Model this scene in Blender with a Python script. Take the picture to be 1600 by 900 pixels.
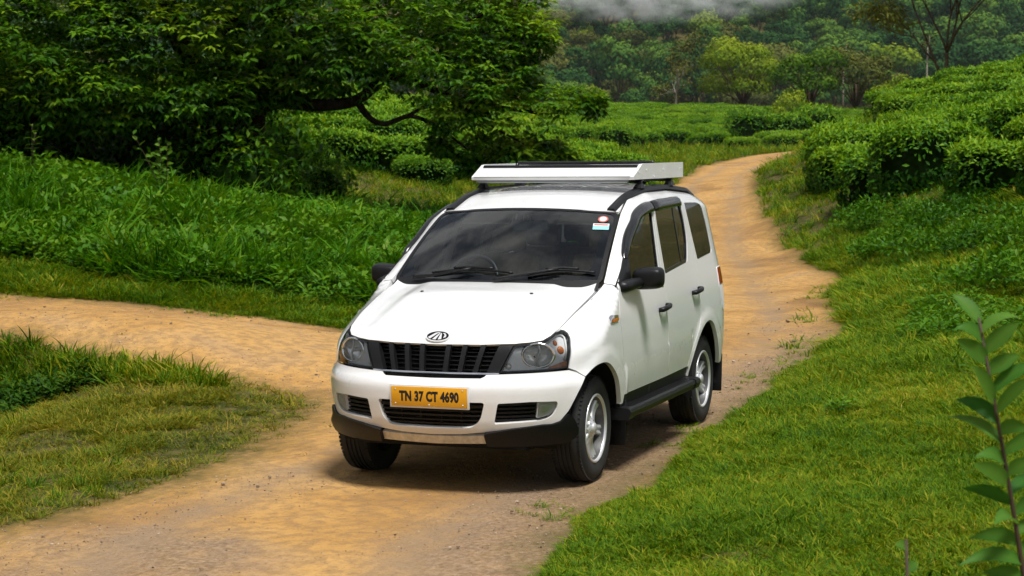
import bpy, bmesh, math, random
import numpy as np
from mathutils import Vector, Matrix, geometry as mgeo

for o in list(bpy.data.objects): bpy.data.objects.remove(o, do_unlink=True)
scene = bpy.context.scene
COL = scene.collection
rng = np.random.default_rng(7)
random.seed(7)

# ------------------------------------------------------------------ camera
# world frame: the van stands at the origin, nose along +X, its left side +Y
CAM = np.array([11.4982, 4.5327, 2.1264])
CAM_D = np.array([-0.93516989, -0.34677783, -0.07212773])
CAM_R = np.array([-0.34716217, 0.93777479, -0.00754076])
CAM_U = np.array([-0.07025453, -0.01798812, 0.9973669])
cam_data = bpy.data.cameras.new('camera')
cam_data.sensor_width = 36.0
cam_data.lens = 2953.18 / 1600 * 36
cam_data.clip_start = 0.1
cam_data.clip_end = 6000
cam_data.dof.use_dof = True
cam_data.dof.focus_distance = 12.3
cam_data.dof.aperture_fstop = 8.0
cam = bpy.data.objects.new('camera', cam_data)
COL.objects.link(cam)
_m = Matrix(((CAM_R[0], CAM_U[0], -CAM_D[0], CAM[0]), (CAM_R[1], CAM_U[1], -CAM_D[1], CAM[1]),
             (CAM_R[2], CAM_U[2], -CAM_D[2], CAM[2]), (0, 0, 0, 1)))
cam.matrix_world = _m
scene.camera = cam
# ground frame used to lay the place out: a = metres to the right, b = metres ahead of where the photographer stands
FW = np.array([-0.93761, -0.34768]); RT = np.array([-0.34768, 0.93761])
def wxy(a, b):
    a = np.asarray(a, float); b = np.asarray(b, float)
    return CAM[0] + a * RT[0] + b * FW[0], CAM[1] + a * RT[1] + b * FW[1]

# ------------------------------------------------------------------ sky and sun
SUN_EL = 67.0
# direction towards the sun: high, from behind the photographer and a little to the right
_sa, _sb = 0.26, -0.50
_sx = _sa * RT[0] + _sb * FW[0]; _sy = _sa * RT[1] + _sb * FW[1]
_n = math.hypot(_sx, _sy)
SUNV = np.array([_sx / _n * math.cos(math.radians(SUN_EL)), _sy / _n * math.cos(math.radians(SUN_EL)), math.sin(math.radians(SUN_EL))])
world = bpy.data.worlds.new('World'); scene.world = world; world.use_nodes = True
nt = world.node_tree; nt.nodes.clear()
out = nt.nodes.new('ShaderNodeOutputWorld'); bg = nt.nodes.new('ShaderNodeBackground')
sky = nt.nodes.new('ShaderNodeTexSky'); sky.sky_type = 'NISHITA'; sky.sun_disc = False
sky.sun_elevation = math.radians(SUN_EL); sky.sun_rotation = math.atan2(SUNV[0], SUNV[1])
sky.air_density = 1.0; sky.dust_density = 2.0; sky.ozone_density = 1.0
# broken cloud cover over the sky
tc = nt.nodes.new('ShaderNodeTexCoord')
sep = nt.nodes.new('ShaderNodeSeparateXYZ'); nt.links.new(tc.outputs['Generated'], sep.inputs[0])
mx = nt.nodes.new('ShaderNodeMath'); mx.operation = 'MAXIMUM'; mx.inputs[1].default_value = 0.22
nt.links.new(sep.outputs['Z'], mx.inputs[0])
comb = nt.nodes.new('ShaderNodeCombineXYZ')
for i, ax in enumerate(('X', 'Y')):
    dv = nt.nodes.new('ShaderNodeMath'); dv.operation = 'DIVIDE'
    nt.links.new(sep.outputs[ax], dv.inputs[0]); nt.links.new(mx.outputs[0], dv.inputs[1])
    nt.links.new(dv.outputs[0], comb.inputs[i])
cn = nt.nodes.new('ShaderNodeTexNoise'); cn.inputs['Scale'].default_value = 4.2; cn.inputs['Detail'].default_value = 4
cn.inputs['Roughness'].default_value = 0.55; cn.inputs['Distortion'].default_value = 0.4
nt.links.new(comb.outputs[0], cn.inputs['Vector'])
cr = nt.nodes.new('ShaderNodeValToRGB')
cr.color_ramp.elements[0].position = 0.40; cr.color_ramp.elements[0].color = (1.3, 1.5, 1.8, 1)
cr.color_ramp.elements[1].position = 0.60; cr.color_ramp.elements[1].color = (7.5, 7.5, 7.4, 1)
nt.links.new(cn.outputs['Fac'], cr.inputs[0])
mixc = nt.nodes.new('ShaderNodeMix'); mixc.data_type = 'RGBA'; mixc.inputs[0].default_value = 0.85
nt.links.new(sky.outputs[0], mixc.inputs[6]); nt.links.new(cr.outputs[0], mixc.inputs[7])
nt.links.new(mixc.outputs[2], bg.inputs[0]); bg.inputs[1].default_value = 0.066
nt.links.new(bg.outputs[0], out.inputs[0])
world.cycles.sampling_method = 'MANUAL'; world.cycles.sample_map_resolution = 512
sun_data = bpy.data.lights.new('sun', 'SUN'); sun_data.energy = 3.5; sun_data.angle = math.radians(16)
sun_data.color = (1.0, 0.98, 0.945)
sun = bpy.data.objects.new('sun', sun_data); COL.objects.link(sun)
sun.rotation_euler = Vector(SUNV).to_track_quat('Z', 'Y').to_euler()
sun.location = (0, 0, 30)

vs = scene.view_settings
vs.view_transform = 'Standard'; vs.look = 'None'; vs.exposure = 0.48; vs.gamma = 1.0; vs.use_curve_mapping = False
scene.render.engine = 'CYCLES'
scene.cycles.max_bounces = 5; scene.cycles.transparent_max_bounces = 10
scene.cycles.use_adaptive_sampling = True; scene.cycles.adaptive_threshold = 0.022; scene.cycles.adaptive_min_samples = 12
scene.cycles.diffuse_bounces = 2; scene.cycles.glossy_bounces = 3; scene.cycles.transmission_bounces = 4
scene.cycles.volume_bounces = 3
scene.cycles.use_denoising = True
scene.cycles.caustics_reflective = False; scene.cycles.caustics_refractive = False

# ------------------------------------------------------------------ helpers
def fastmesh(name, verts, tris, normals=None, smooth=True, tint=None, mat_idx=None):
    verts = np.asarray(verts, np.float32).reshape(-1, 3); tris = np.asarray(tris, np.int32).reshape(-1, 3)
    me = bpy.data.meshes.new(name)
    me.vertices.add(len(verts)); me.vertices.foreach_set('co', verts.ravel())
    me.loops.add(len(tris) * 3); me.loops.foreach_set('vertex_index', tris.ravel())
    me.polygons.add(len(tris)); me.polygons.foreach_set('loop_start', np.arange(0, len(tris) * 3, 3, dtype=np.int32))
    me.polygons.foreach_set('loop_total', np.full(len(tris), 3, np.int32))
    if mat_idx is not None: me.polygons.foreach_set('material_index', np.asarray(mat_idx, np.int32))
    me.polygons.foreach_set('use_smooth', np.full(len(tris), bool(smooth)))
    me.update(calc_edges=True)
    if tint is not None:
        at = me.attributes.new('tint', 'FLOAT', 'POINT'); at.data.foreach_set('value', np.asarray(tint, np.float32))
    if normals is not None: me.normals_split_custom_set_from_vertices([tuple(n) for n in np.asarray(normals)])
    return me

def link(name, data, mat=None, parent=None, **props):
    o = bpy.data.objects.new(name, data)
    COL.objects.link(o)
    if mat is not None:
        for m in (mat if isinstance(mat, (list, tuple)) else [mat]):
            data.materials.append(m)
    if parent is not None: o.parent = parent
    for k, v in props.items(): o[k] = v
    return o

def empty(name, loc=(0, 0, 0), parent=None, **props):
    o = bpy.data.objects.new(name, None); COL.objects.link(o); o.location = loc; o.empty_display_size = 0.2
    if parent is not None: o.parent = parent
    for k, v in props.items(): o[k] = v
    return o

class MB:
    """collects simple shapes into one mesh"""
    def __init__(s): s.v = []; s.f = []; s.sm = []
    def add(s, verts, faces, smooth=False):
        b = len(s.v); s.v += [tuple(map(float, p)) for p in verts]
        s.f += [tuple(b + i for i in f) for f in faces]; s.sm += [smooth] * len(faces)
        return s
    def box(s, c, d, M=None, bev=0.0):
        cx, cy, cz = c; hx, hy, hz = d[0] / 2, d[1] / 2, d[2] / 2
        if bev <= 0:
            vs = [(sx * hx, sy * hy, sz * hz) for sx in (-1, 1) for sy in (-1, 1) for sz in (-1, 1)]
            fs = [(0, 1, 3, 2), (4, 6, 7, 5), (0, 4, 5, 1), (2, 3, 7, 6), (0, 2, 6, 4), (1, 5, 7, 3)]
        else:
            bm = bmesh.new(); bmesh.ops.create_cube(bm, size=1.0)
            for v in bm.verts: v.co = (v.co.x * hx * 2, v.co.y * hy * 2, v.co.z * hz * 2)
            bmesh.ops.bevel(bm, geom=list(bm.edges), offset=bev, segments=2, profile=0.5, affect='EDGES')
            bm.verts.index_update()
            vs = [tuple(v.co) for v in bm.verts]; fs = [tuple(v.index for v in f.verts) for f in bm.faces]; bm.free()
        if M is not None: vs = [tuple(M @ Vector(v)) for v in vs]
        vs = [(x + cx, y + cy, z + cz) for x, y, z in vs]
        return s.add(vs, fs, bev > 0)
    def tube(s, pts, rad, n=8, cap=True, flat=None):
        pts = [np.array(p, float) for p in pts]; rad = rad if hasattr(rad, '__len__') else [rad] * len(pts)
        rings = []; up = np.array([0, 0, 1.0]); prev = None
        for i, p in enumerate(pts):
            t = pts[min(i + 1, len(pts) - 1)] - pts[max(i - 1, 0)]; t /= (np.linalg.norm(t) + 1e-12)
            if prev is None:
                a = np.cross(t, up if abs(t[2]) < .9 else np.array([1.0, 0, 0]))
            else: a = prev - t * (prev @ t)
            a /= (np.linalg.norm(a) + 1e-12); prev = a; b = np.cross(t, a)
            rings.append([p + rad[i] * (math.cos(2 * math.pi * k / n) * a + math.sin(2 * math.pi * k / n) * b * (flat or 1)) for k in range(n)])
        vs = [v for r in rings for v in r]; fs = []
        for i in range(len(pts) - 1):
            for k in range(n):
                fs.append((i * n + k, i * n + (k + 1) % n, (i + 1) * n + (k + 1) % n, (i + 1) * n + k))
        if cap: fs.append(tuple(range(n))[::-1]); fs.append(tuple((len(pts) - 1) * n + k for k in range(n)))
        return s.add(vs, fs, True)
    def lathe(s, prof, n=48, axis='y', c=(0, 0, 0)):
        """prof: list of (r, h); h along axis"""
        vs = []
        for r, h in prof:
            for k in range(n):
                t = 2 * math.pi * k / n
                if axis == 'y': vs.append((c[0] + r * math.cos(t), c[1] + h, c[2] + r * math.sin(t)))
                elif axis == 'x': vs.append((c[0] + h, c[1] + r * math.cos(t), c[2] + r * math.sin(t)))
                else: vs.append((c[0] + r * math.cos(t), c[1] + r * math.sin(t), c[2] + h))
        fs = []
        for i in range(len(prof) - 1):
            for k in range(n):
                fs.append((i * n + k, i * n + (k + 1) % n, (i + 1) * n + (k + 1) % n, (i + 1) * n + k))
        return s.add(vs, fs, True)
    def prism(s, poly, lo, hi, axis='y'):
        n = len(poly)
        def P(u, v, h): return (u, h, v) if axis == 'y' else ((h, u, v) if axis == 'x' else (u, v, h))
        vs = [P(u, v, lo) for u, v in poly] + [P(u, v, hi) for u, v in poly]
        fs = [tuple(range(n))[::-1], tuple(range(n, 2 * n))] + [(i, (i + 1) % n, n + (i + 1) % n, n + i) for i in range(n)]
        return s.add(vs, fs, False)
    def mesh(s, name, recalc=True, bevel=0):
        me = bpy.data.meshes.new(name); me.from_pydata(s.v, [], s.f)
        me.polygons.foreach_set('use_smooth', s.sm)
        if recalc:
            bm = bmesh.new(); bm.from_mesh(me); bmesh.ops.recalc_face_normals(bm, faces=bm.faces); bm.to_mesh(me); bm.free()
        me.update(); return me
    def build(s, name, mat, parent=None, recalc=True, angle=None, **props):
        me = s.mesh(name, recalc)
        if angle is not None: me.set_sharp_from_angle(angle=math.radians(angle))
        return link(name, me, mat, parent, **props)

def nodes_of(m):
    m.use_nodes = True; return m.node_tree.nodes, m.node_tree.links
def pmat(name, col, rough=0.5, metal=0.0, coat=0.0, spec=0.5, bump=0.0, bscale=200.0, var=0.0, vscale=8.0, emis=None):
    """Principled material with a little procedural variation in colour and gloss"""
    m = bpy.data.materials.new(name); N, L = nodes_of(m); b = N['Principled BSDF']
    b.inputs['Base Color'].default_value = (*col, 1); b.inputs['Roughness'].default_value = rough
    b.inputs['Metallic'].default_value = metal; b.inputs['Coat Weight'].default_value = coat
    b.inputs['Coat Roughness'].default_value = 0.04; b.inputs['Specular IOR Level'].default_value = spec
    tcn = N.new('ShaderNodeTexCoord')
    if var > 0:
        n = N.new('ShaderNodeTexNoise'); n.inputs['Scale'].default_value = vscale; n.inputs['Detail'].default_value = 6
        L.new(tcn.outputs['Object'], n.inputs['Vector'])
        h = N.new('ShaderNodeMapRange'); h.inputs[1].default_value = .3; h.inputs[2].default_value = .7
        h.inputs[3].default_value = 1 - var; h.inputs[4].default_value = 1 + var
        L.new(n.outputs['Fac'], h.inputs[0])
        mu = N.new('ShaderNodeMix'); mu.data_type = 'RGBA'; mu.blend_type = 'MULTIPLY'; mu.inputs[0].default_value = 1
        mu.inputs[6].default_value = (*col, 1); L.new(h.outputs[0], mu.inputs[7]); L.new(mu.outputs[2], b.inputs['Base Color'])
    if bump > 0:
        n2 = N.new('ShaderNodeTexNoise'); n2.inputs['Scale'].default_value = bscale; n2.inputs['Detail'].default_value = 3
        L.new(tcn.outputs['Object'], n2.inputs['Vector'])
        bp = N.new('ShaderNodeBump'); bp.inputs['Strength'].default_value = bump; bp.inputs['Distance'].default_value = 0.01
        L.new(n2.outputs['Fac'], bp.inputs['Height']); L.new(bp.outputs[0], b.inputs['Normal'])
    if emis: b.inputs['Emission Color'].default_value = (*emis[0], 1); b.inputs['Emission Strength'].default_value = emis[1]
    return m
# =================================================================== the lie of the land
# control heights: (metres right, metres ahead, height)
CTL = [(-4, -20, 0), (4, -20, .2), (-12, 0, -.1), (-4, 2, 0), (0, 4, 0), (3, 5, .1), (10, 0, .6), (-1, 9, 0), (-5, 10, -.1), (1.2, 9, .02), (3, 10, .15), (6, 11, .35),
  (0, 12.5, 0), (-2, 12, 0), (-1, 14.5, 0), (.8, 12.2, 0), (1.3, 15, 0), (0, 17, 0), (-1.8, 16.5, 0), (2.2, 17, 0), (3.5, 14, .16), (5, 17, .30), (8, 18, .6),
  (-3, 13.2, -.10), (-5, 13.5, -.18), (-3.2, 15.6, -.08), (-5.0, 16.9, -.42), (-4.1, 17.0, -.18), (-6.3, 17.6, -.48), (-8, 14, -.2), (-12, 16, -.1),
  (-4.0, 18.4, .26), (-5.2, 19.3, .33), (-6.5, 19.8, .34), (-5.2, 18.2, -.34), (-6.6, 18.7, -.40), (-4.5, 17.7, -.22), (-5.1, 18.95, .30), (-6.5, 19.45, .32), (-2.9, 17.4, .10), (-2.3, 17.1, .03), (-9, 21, .34), (-14, 22, .4),
  (-6.5, 23.5, .30), (-4.2, 22.5, .20), (-2, 22, .03), (-.5, 20, 0), (1.5, 20, 0), (3, 20, 0), (4.2, 24, .02), (.5, 24, 0), (5.5, 22, .35), (7.5, 24, .75), (11, 24, 1.3),
  (-7.5, 27, .75), (-5, 26, .5), (-3, 26, .35), (-1.2, 26, .15), (-8.7, 32, 1.7), (-6.5, 32, 1.25), (-5.4, 32, 1.02), (-3.8, 32, .85), (-1.2, 31, .5), (-13, 30, 1.9), (-20, 32, 2.8),
  (2, 30, .0), (5, 29.5, .02), (3.5, 33, .04), (3, 38, .1), (5.8, 38, .1), (6.6, 33, .5), (8.6, 30.5, 1.2), (7.8, 36, 1.25), (12, 33, 2.0), (7.2, 42, 1.0), (5.4, 46, .28), (4, 46, .25), (8.0, 50, 1.25),
  (6, 56, .5), (8, 60, .66), (4.4, 60, .62), (9.6, 62, 1.5), (9.0, 72, .92), (6.8, 76, .98), (10.6, 84, 1.2), (8.9, 88, 1.4), (12.6, 90, 1.45), (12.6, 76, 2.1), (16, 88, 2.5), (13.4, 104, 1.86), (16.3, 110, 2.0), (20, 112, 2.3), (25, 112, 2.6),
  (12.7, 75, 2.6), (15.2, 75, 3.4), (17.8, 76, 4.1), (20.3, 76, 4.6), (26, 78, 5.2), (14, 52, 2.7), (18, 60, 3.8), (12, 44, 2.2), (16, 44, 2.9), (22, 50, 4.0), (34, 60, 5.5), (22, 90, 4.4), (30, 100, 4.2), (45, 90, 6),
  (-6, 40, 1.3), (-2.5, 42, 1.0), (0, 40, .45), (1.5, 48, .6), (-3, 48, 1.7), (-7, 50, 2.5), (-3, 60, 2.5), (2, 62, 1.2), (-10, 60, 3.6), (-18, 50, 3.8), (-2, 80, 3.2), (3.5, 84, 1.6), (-12, 90, 4.6), (-30, 70, 6),
  (4, 100, 2.0), (8, 108, 2.0), (12, 118, 2.3), (3, 130, 3.3), (12, 135, 3.2), (20, 140, 3.3), (-10, 140, 5), (8, 165, 5.0), (18, 170, 4.8), (26, 165, 3.9), (0, 190, 6.0), (16, 195, 6.0), (-30, 190, 8), (36, 180, 4.6), (50, 150, 5),
  (0, 230, 7), (40, 230, 6.5), (80, 220, 7), (-40, 240, 9), (20, 300, 11), (80, 300, 12), (-50, 300, 14), (150, 300, 16), (-150, 250, 20), (-80, 120, 10), (90, 120, 8), (150, 60, 8), (-150, 60, 8), (0, -80, -1), (120, -60, 3), (-120, -60, 1)]
CTL = np.array(CTL, float)
# far hills take over beyond the tea fields
def far_h(a, b):
    t = np.clip(b - 400, 0, None)
    h = 7.0 + .135 * t * np.clip(t / 120, 0, 1) ** .4
    k = np.clip((b - 470) / 200, 0, 1)
    h = h + k * (12 * np.sin(a / 130 + .6) + 5 * np.sin(a / 47 + b / 90) + 8 * np.sin(b / 75 + a / 160))
    h = np.where(h > 78, 78 + 22 * np.tanh((h - 78) / 40), h)
    return h + 14 * np.tanh(np.maximum(0, np.abs(a - 60) - 160) / 260)
def _phi(r2): return .5 * r2 * np.log(r2 + 1e-9)
_s = 1 / 25.
_c2 = CTL[:, :2] * _s
_A = _phi(((_c2[:, None] - _c2[None]) ** 2).sum(-1)); n_ = len(CTL)
_A += np.eye(n_) * 2e-5
_Q = np.hstack([np.ones((n_, 1)), _c2]); _M = np.zeros((n_ + 3, n_ + 3)); _M[:n_, :n_] = _A; _M[:n_, n_:] = _Q; _M[n_:, :n_] = _Q.T
_W = np.linalg.solve(_M, np.concatenate([CTL[:, 2], np.zeros(3)]))
def vnoise(x, y, seed=0):
    xi = np.floor(x).astype(np.int64); yi = np.floor(y).astype(np.int64); fx = x - xi; fy = y - yi
    fx = fx * fx * (3 - 2 * fx); fy = fy * fy * (3 - 2 * fy)
    def hsh(i, j):
        v = (i * 374761393 + j * 668265263 + seed * 974634777) & 0x7fffffff; v = ((v ^ (v >> 13)) * 1274126177) & 0x7fffffff
        return ((v ^ (v >> 16)) & 0xffff) / 65535.
    return (hsh(xi, yi) * (1 - fx) + hsh(xi + 1, yi) * fx) * (1 - fy) + (hsh(xi, yi + 1) * (1 - fx) + hsh(xi + 1, yi + 1) * fx) * fy
def fbm(x, y, o=4, seed=0):
    r = 0; a = .5
    for k in range(o): r = r + a * vnoise(x * 2 ** k, y * 2 ** k, seed + k); a *= .5
    return r / (1 - .5 ** o)
# outlines of the bare dirt, in the ground frame
ROAD_R = [(0, 4), (-.05, 7), (.02, 9.35), (.31, 10.45), (.62, 11.55), (.88, 12.35), (1.29, 13.55), (1.65, 14.75), (2.17, 16.35), (2.78, 18.05), (3.15, 19.25), (3.56, 20.7), (4.3, 24.8), (4.72, 27.6), (5.2, 29.6), (5.25, 30.5), (5.1, 32.8), (5.35, 37), (5.9, 44), (6.7, 52), (7.8, 61), (8.4, 66), (9.7, 73), (11.5, 82), (13.5, 90), (18, 97), (26, 102), (40, 106)]
ROAD_L = [(40, 114), (24, 110), (16.5, 105), (12.9, 100), (10.2, 94), (8.45, 86), (6.74, 75.4), (5.5, 66), (4.3, 56), (3.2, 46), (2.4, 38), (1.4, 31), (.2, 26), (-.9, 23.4), (-1.96, 22.3), (-3.16, 23.2), (-4.3, 23.6), (-6.5, 24.2), (-9, 25.4), (-14, 28), (-25, 33)]
ROAD_N = [(-25, 26), (-14, 22.6), (-9, 20.8), (-5.3, 19.2), (-4.0, 18.2), (-2.94, 17.4), (-2.3, 17.0), (-1.75, 16.5), (-1.62, 15.8), (-1.73, 14.6), (-1.80, 13.6), (-2.08, 12.3), (-2.5, 11.33), (-2.9, 10.66), (-3.6, 9.2), (-4.5, 7), (-5.5, 4), (-6, 0), (.2, 0)]
ROADP = np.array(ROAD_R + ROAD_L + ROAD_N)
def seg_dist(p, poly):
    d = np.full(len(p), 1e9)
    for i in range(len(poly)):
        a = poly[i]; b = poly[(i + 1) % len(poly)]; ab = b - a; t = np.clip(((p - a) @ ab) / (ab @ ab + 1e-12), 0, 1)
        d = np.minimum(d, ((p - a - t[:, None] * ab) ** 2).sum(1))
    return np.sqrt(d)
def inpoly2(pts, poly):
    x, y = pts[:, 0], pts[:, 1]; r = np.zeros(len(pts), bool); n = len(poly)
    for i in range(n):
        x1, y1 = poly[i]; x2, y2 = poly[(i + 1) % n]; c = ((y1 > y) != (y2 > y))
        if y1 != y2: r ^= c & (x < (x2 - x1) * (y - y1) / (y2 - y1) + x1)
    return r
def road_sd(a, b):
    """signed distance to the dirt: positive inside"""
    p = np.stack([np.ravel(a), np.ravel(b)], 1); o = np.empty(len(p))
    for i in range(0, len(p), 60000):
        q = p[i:i + 60000]; d = seg_dist(q, ROADP); o[i:i + 60000] = np.where(inpoly2(q, ROADP), d, -d)
    return o.reshape(np.shape(a))
def base_h(a, b):
    a = np.asarray(a, float); b = np.asarray(b, float); sh = a.shape; a = a.ravel(); b = b.ravel(); o = np.empty(len(a))
    for i in range(0, len(a), 20000):
        q = np.stack([a[i:i + 20000], b[i:i + 20000]], 1) * _s
        K = _phi(((q[:, None] - _c2[None]) ** 2).sum(-1)); o[i:i + 20000] = K @ _W[:n_] + _W[n_] + q @ _W[n_ + 1:]
    w = np.clip((b - 215) / 90, 0, 1); w = w * w * (3 - 2 * w)
    lat = np.clip((np.abs(a) - 110) / 60, 0, 1)
    o = o * (1 - lat) + 8 * lat
    return (o * (1 - w) + far_h(a, b) * w).reshape(sh)
def height(a, b, sd=None):
    z = base_h(a, b)
    if sd is None: sd = road_sd(a, b)
    off = np.clip((-sd - .05) / .8, 0, 1)
    z = z + off * (.16 * (fbm(a / 1.7, b / 1.7, 3, 3) - .5) + .05) * np.clip(1.2 - b / 150, .2, 1)
    # wheel ruts and unevenness in the dirt
    z = z + np.where(sd > 0, .009 * (fbm(a / .6, b / 1.5, 3, 11) - .5) * np.clip(sd / .4, 0, 1), 0)
    return z
def ground_z(a, b): return height(np.asarray(a, float), np.asarray(b, float))

def build_ground():
    ua = np.linspace(-1, 1, 470); va = np.linspace(0, 1, 640)
    A = np.sinh(ua * 6.2) / math.sinh(6.2) * 900
    Bv = np.sinh((va - .06) * 7.4) / math.sinh(7.4 * .94) * 1080 + 11
    Bv[0] = -400
    AA, BB = np.meshgrid(A, Bv)
    # fan the columns out with distance so that the near verge is as fine as the road
    sd = road_sd(AA, BB); Z = height(AA, BB, sd)
    # keep the ground under the van's tyres level
    X, Y = wxy(AA, BB)
    near = np.exp(-(np.maximum(0, np.hypot((X + 1.3) / 3.2, Y / 1.7) - .7) / .5) ** 2); Z = Z * (1 - near) + (-.004) * near
    na, nb = len(A), len(Bv)
    v = np.stack([X, Y, Z], -1).reshape(-1, 3)
    i = (np.arange(nb - 1)[:, None] * na + np.arange(na - 1)[None]).ravel()
    t = np.concatenate([np.stack([i, i + 1, i + na + 1], 1), np.stack([i, i + na + 1, i + na], 1)])
    n = np.cross(v[t[0][1]] - v[t[0][0]], v[t[0][2]] - v[t[0][0]])
    if n[2] < 0: t = t[:, ::-1]
    me = fastmesh('ground', v, t, smooth=True)
    at = me.attributes.new('dirt', 'FLOAT', 'POINT'); at.data.foreach_set('value', np.clip(sd.ravel() / 1.0, -1, 1).astype(np.float32))
    # gravelly strip: greyer stones near the right edge of the dirt close to the photographer
    gz = np.exp(-((sd - .30) / .50) ** 2) * np.clip((26 - BB) / 8, 0, 1) * (AA > -1.2) + .75 * np.exp(-((AA + 2.1) / 1.0) ** 2) * np.exp(-((BB - 10.0) / 1.1) ** 2)
    at = me.attributes.new('gravel', 'FLOAT', 'POINT'); at.data.foreach_set('value', np.clip(gz, 0, 1).ravel().astype(np.float32))
    # two worn wheel lines along the main road
    cl = np.array([(-3.2, 4), (-2.0, 8), (-1.1, 11), (-.2, 13.8), (.9, 17), (2.0, 21), (2.7, 25), (3.1, 30), (3.6, 37), (4.6, 46), (5.6, 54), (7.0, 65), (8.2, 75), (10, 85), (12, 93), (17, 101)])
    rt = np.zeros(AA.size); pq = np.stack([AA.ravel(), BB.ravel()], 1); m_ = (sd.ravel() > -.3) & (BB.ravel() > 2)
    dmin = np.full(m_.sum(), 1e9)
    for i in range(len(cl) - 1):
        a_, b_ = cl[i], cl[i + 1]; ab = b_ - a_; q_ = pq[m_] - a_; t_ = np.clip(q_ @ ab / (ab @ ab), 0, 1); dmin = np.minimum(dmin, np.sqrt(((q_ - t_[:, None] * ab) ** 2).sum(1)))
    rt[m_] = np.exp(-((dmin - .78) / .22) ** 2)
    at = me.attributes.new('rut', 'FLOAT', 'POINT'); at.data.foreach_set('value', rt.astype(np.float32))
    co = np.empty(len(me.vertices) * 3, np.float32); me.vertices.foreach_get('co', co); co = co.reshape(-1, 3); co[:, 2] -= (.022 * rt * (1 - near.ravel())).astype(np.float32); me.vertices.foreach_set('co', co.ravel()); me.update()
    return me
def ground_material():
    m = bpy.data.materials.new('earth_and_turf'); N, L = nodes_of(m); b = N['Principled BSDF']; b.inputs['Roughness'].default_value = .95; b.inputs['Specular IOR Level'].default_value = .15
    geo = N.new('ShaderNodeNewGeometry')
    def noise(sc, det=5, rough=.6, dist=0):
        n = N.new('ShaderNodeTexNoise'); n.inputs['Scale'].default_value = sc; n.inputs['Detail'].default_value = det; n.inputs['Roughness'].default_value = rough; n.inputs['Distortion'].default_value = dist
        L.new(geo.outputs['Position'], n.inputs['Vector']); return n.outputs['Fac']
    def ramp(fac, stops):
        r = N.new('ShaderNodeValToRGB'); e = r.color_ramp.elements
        while len(e) < len(stops): e.new(.5)
        for k, (p, c) in enumerate(stops): e[k].position = p; e[k].color = (*c, 1)
        L.new(fac, r.inputs[0]); return r.outputs[0]
    def mixc(f, a, c, mode='MIX'):
        x = N.new('ShaderNodeMix'); x.data_type = 'RGBA'; x.blend_type = mode
        if isinstance(f, float): x.inputs[0].default_value = f
        else: L.new(f, x.inputs[0])
        for i, q in ((6, a), (7, c)):
            if isinstance(q, tuple): x.inputs[i].default_value = (*q, 1)
            else: L.new(q, x.inputs[i])
        return x.outputs[2]
    def math_(op, a, c=None, clamp=False):
        x = N.new('ShaderNodeMath'); x.operation = op; x.use_clamp = clamp
        for i, q in ((0, a), (1, c)):
            if q is None: continue
            if isinstance(q, (int, float)): x.inputs[i].default_value = q
            else: L.new(q, x.inputs[i])
        return x.outputs[0]
    at = N.new('ShaderNodeAttribute'); at.attribute_name = 'dirt'; gv = N.new('ShaderNodeAttribute'); gv.attribute_name = 'gravel'
    # dirt: ochre sand with paler worn streaks and grey gravel
    dirt = ramp(noise(.55, 4, .6, .6), [(.30, (.25, .135, .050)), (.48, (.46, .255, .078)), (.60, (.51, .30, .105)), (.74, (.39, .245, .125))])
    dirt = mixc(math_('MULTIPLY', ramp(noise(9, 3, .65), [(.42, (0, 0, 0)), (.60, (1, 1, 1))]), .55), dirt, (.23, .14, .070))
    grav = ramp(noise(26, 3, .7), [(.30, (.09, .062, .042)), (.5, (.22, .155, .105)), (.7, (.34, .25, .17))])
    gmask = math_('ADD', gv.outputs['Fac'], math_('MULTIPLY', math_('SUBTRACT', noise(1.1, 3, .65), .5), 1.1))
    gmask = math_('MULTIPLY', ramp(gmask, [(.30, (0, 0, 0)), (.75, (1, 1, 1))]), .75)
    dirt = mixc(gmask, dirt, grav)
    rut = N.new('ShaderNodeAttribute'); rut.attribute_name = 'rut'
    dirt = mixc(math_('MULTIPLY', rut.outputs['Fac'], ramp(noise(1.6, 3, .6), [(.3, (.2, .2, .2)), (.7, (.95, .95, .95))])), dirt, (.27, .19, .12))
    speck = ramp(noise(60, 2, .5), [(.60, (0, 0, 0)), (.70, (1, 1, 1))])
    dirt = mixc(math_('MULTIPLY', speck, .45), dirt, (.13, .085, .05))
    turf = ramp(noise(.8, 3, .6), [(.3, (.032, .045, .008)), (.55, (.075, .068, .018)), (.75, (.14, .10, .038))])
    turf = mixc(math_('MULTIPLY', ramp(noise(7, 2, .6), [(.5, (0, 0, 0)), (.7, (1, 1, 1))]), .6), turf, (.20, .13, .055))
    edge = math_('ADD', at.outputs['Fac'], math_('MULTIPLY', math_('SUBTRACT', noise(2.2, 4, .7), .5), .75))
    edge = math_('ADD', edge, math_('MULTIPLY', math_('SUBTRACT', noise(14, 3, .6), .5), .25))
    # the attribute runs -1..1; shift the ramp to its middle
    sh = N.new('ShaderNodeMapRange'); sh.inputs[1].default_value = -.35; sh.inputs[2].default_value = .35; L.new(edge, sh.inputs[0])
    col = mixc(sh.outputs[0], turf, dirt)
    L.new(col, b.inputs['Base Color'])
    bp = N.new('ShaderNodeBump'); bp.inputs['Strength'].default_value = .9; bp.inputs['Distance'].default_value = .045
    hh = math_('ADD', math_('MULTIPLY', noise(5, 3, .65), .30), math_('MULTIPLY', noise(34, 3, .7), .45))
    L.new(hh, bp.inputs['Height']); L.new(bp.outputs[0], b.inputs['Normal'])
    return m
link('ground', build_ground(), ground_material(), None, kind='structure')
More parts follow.
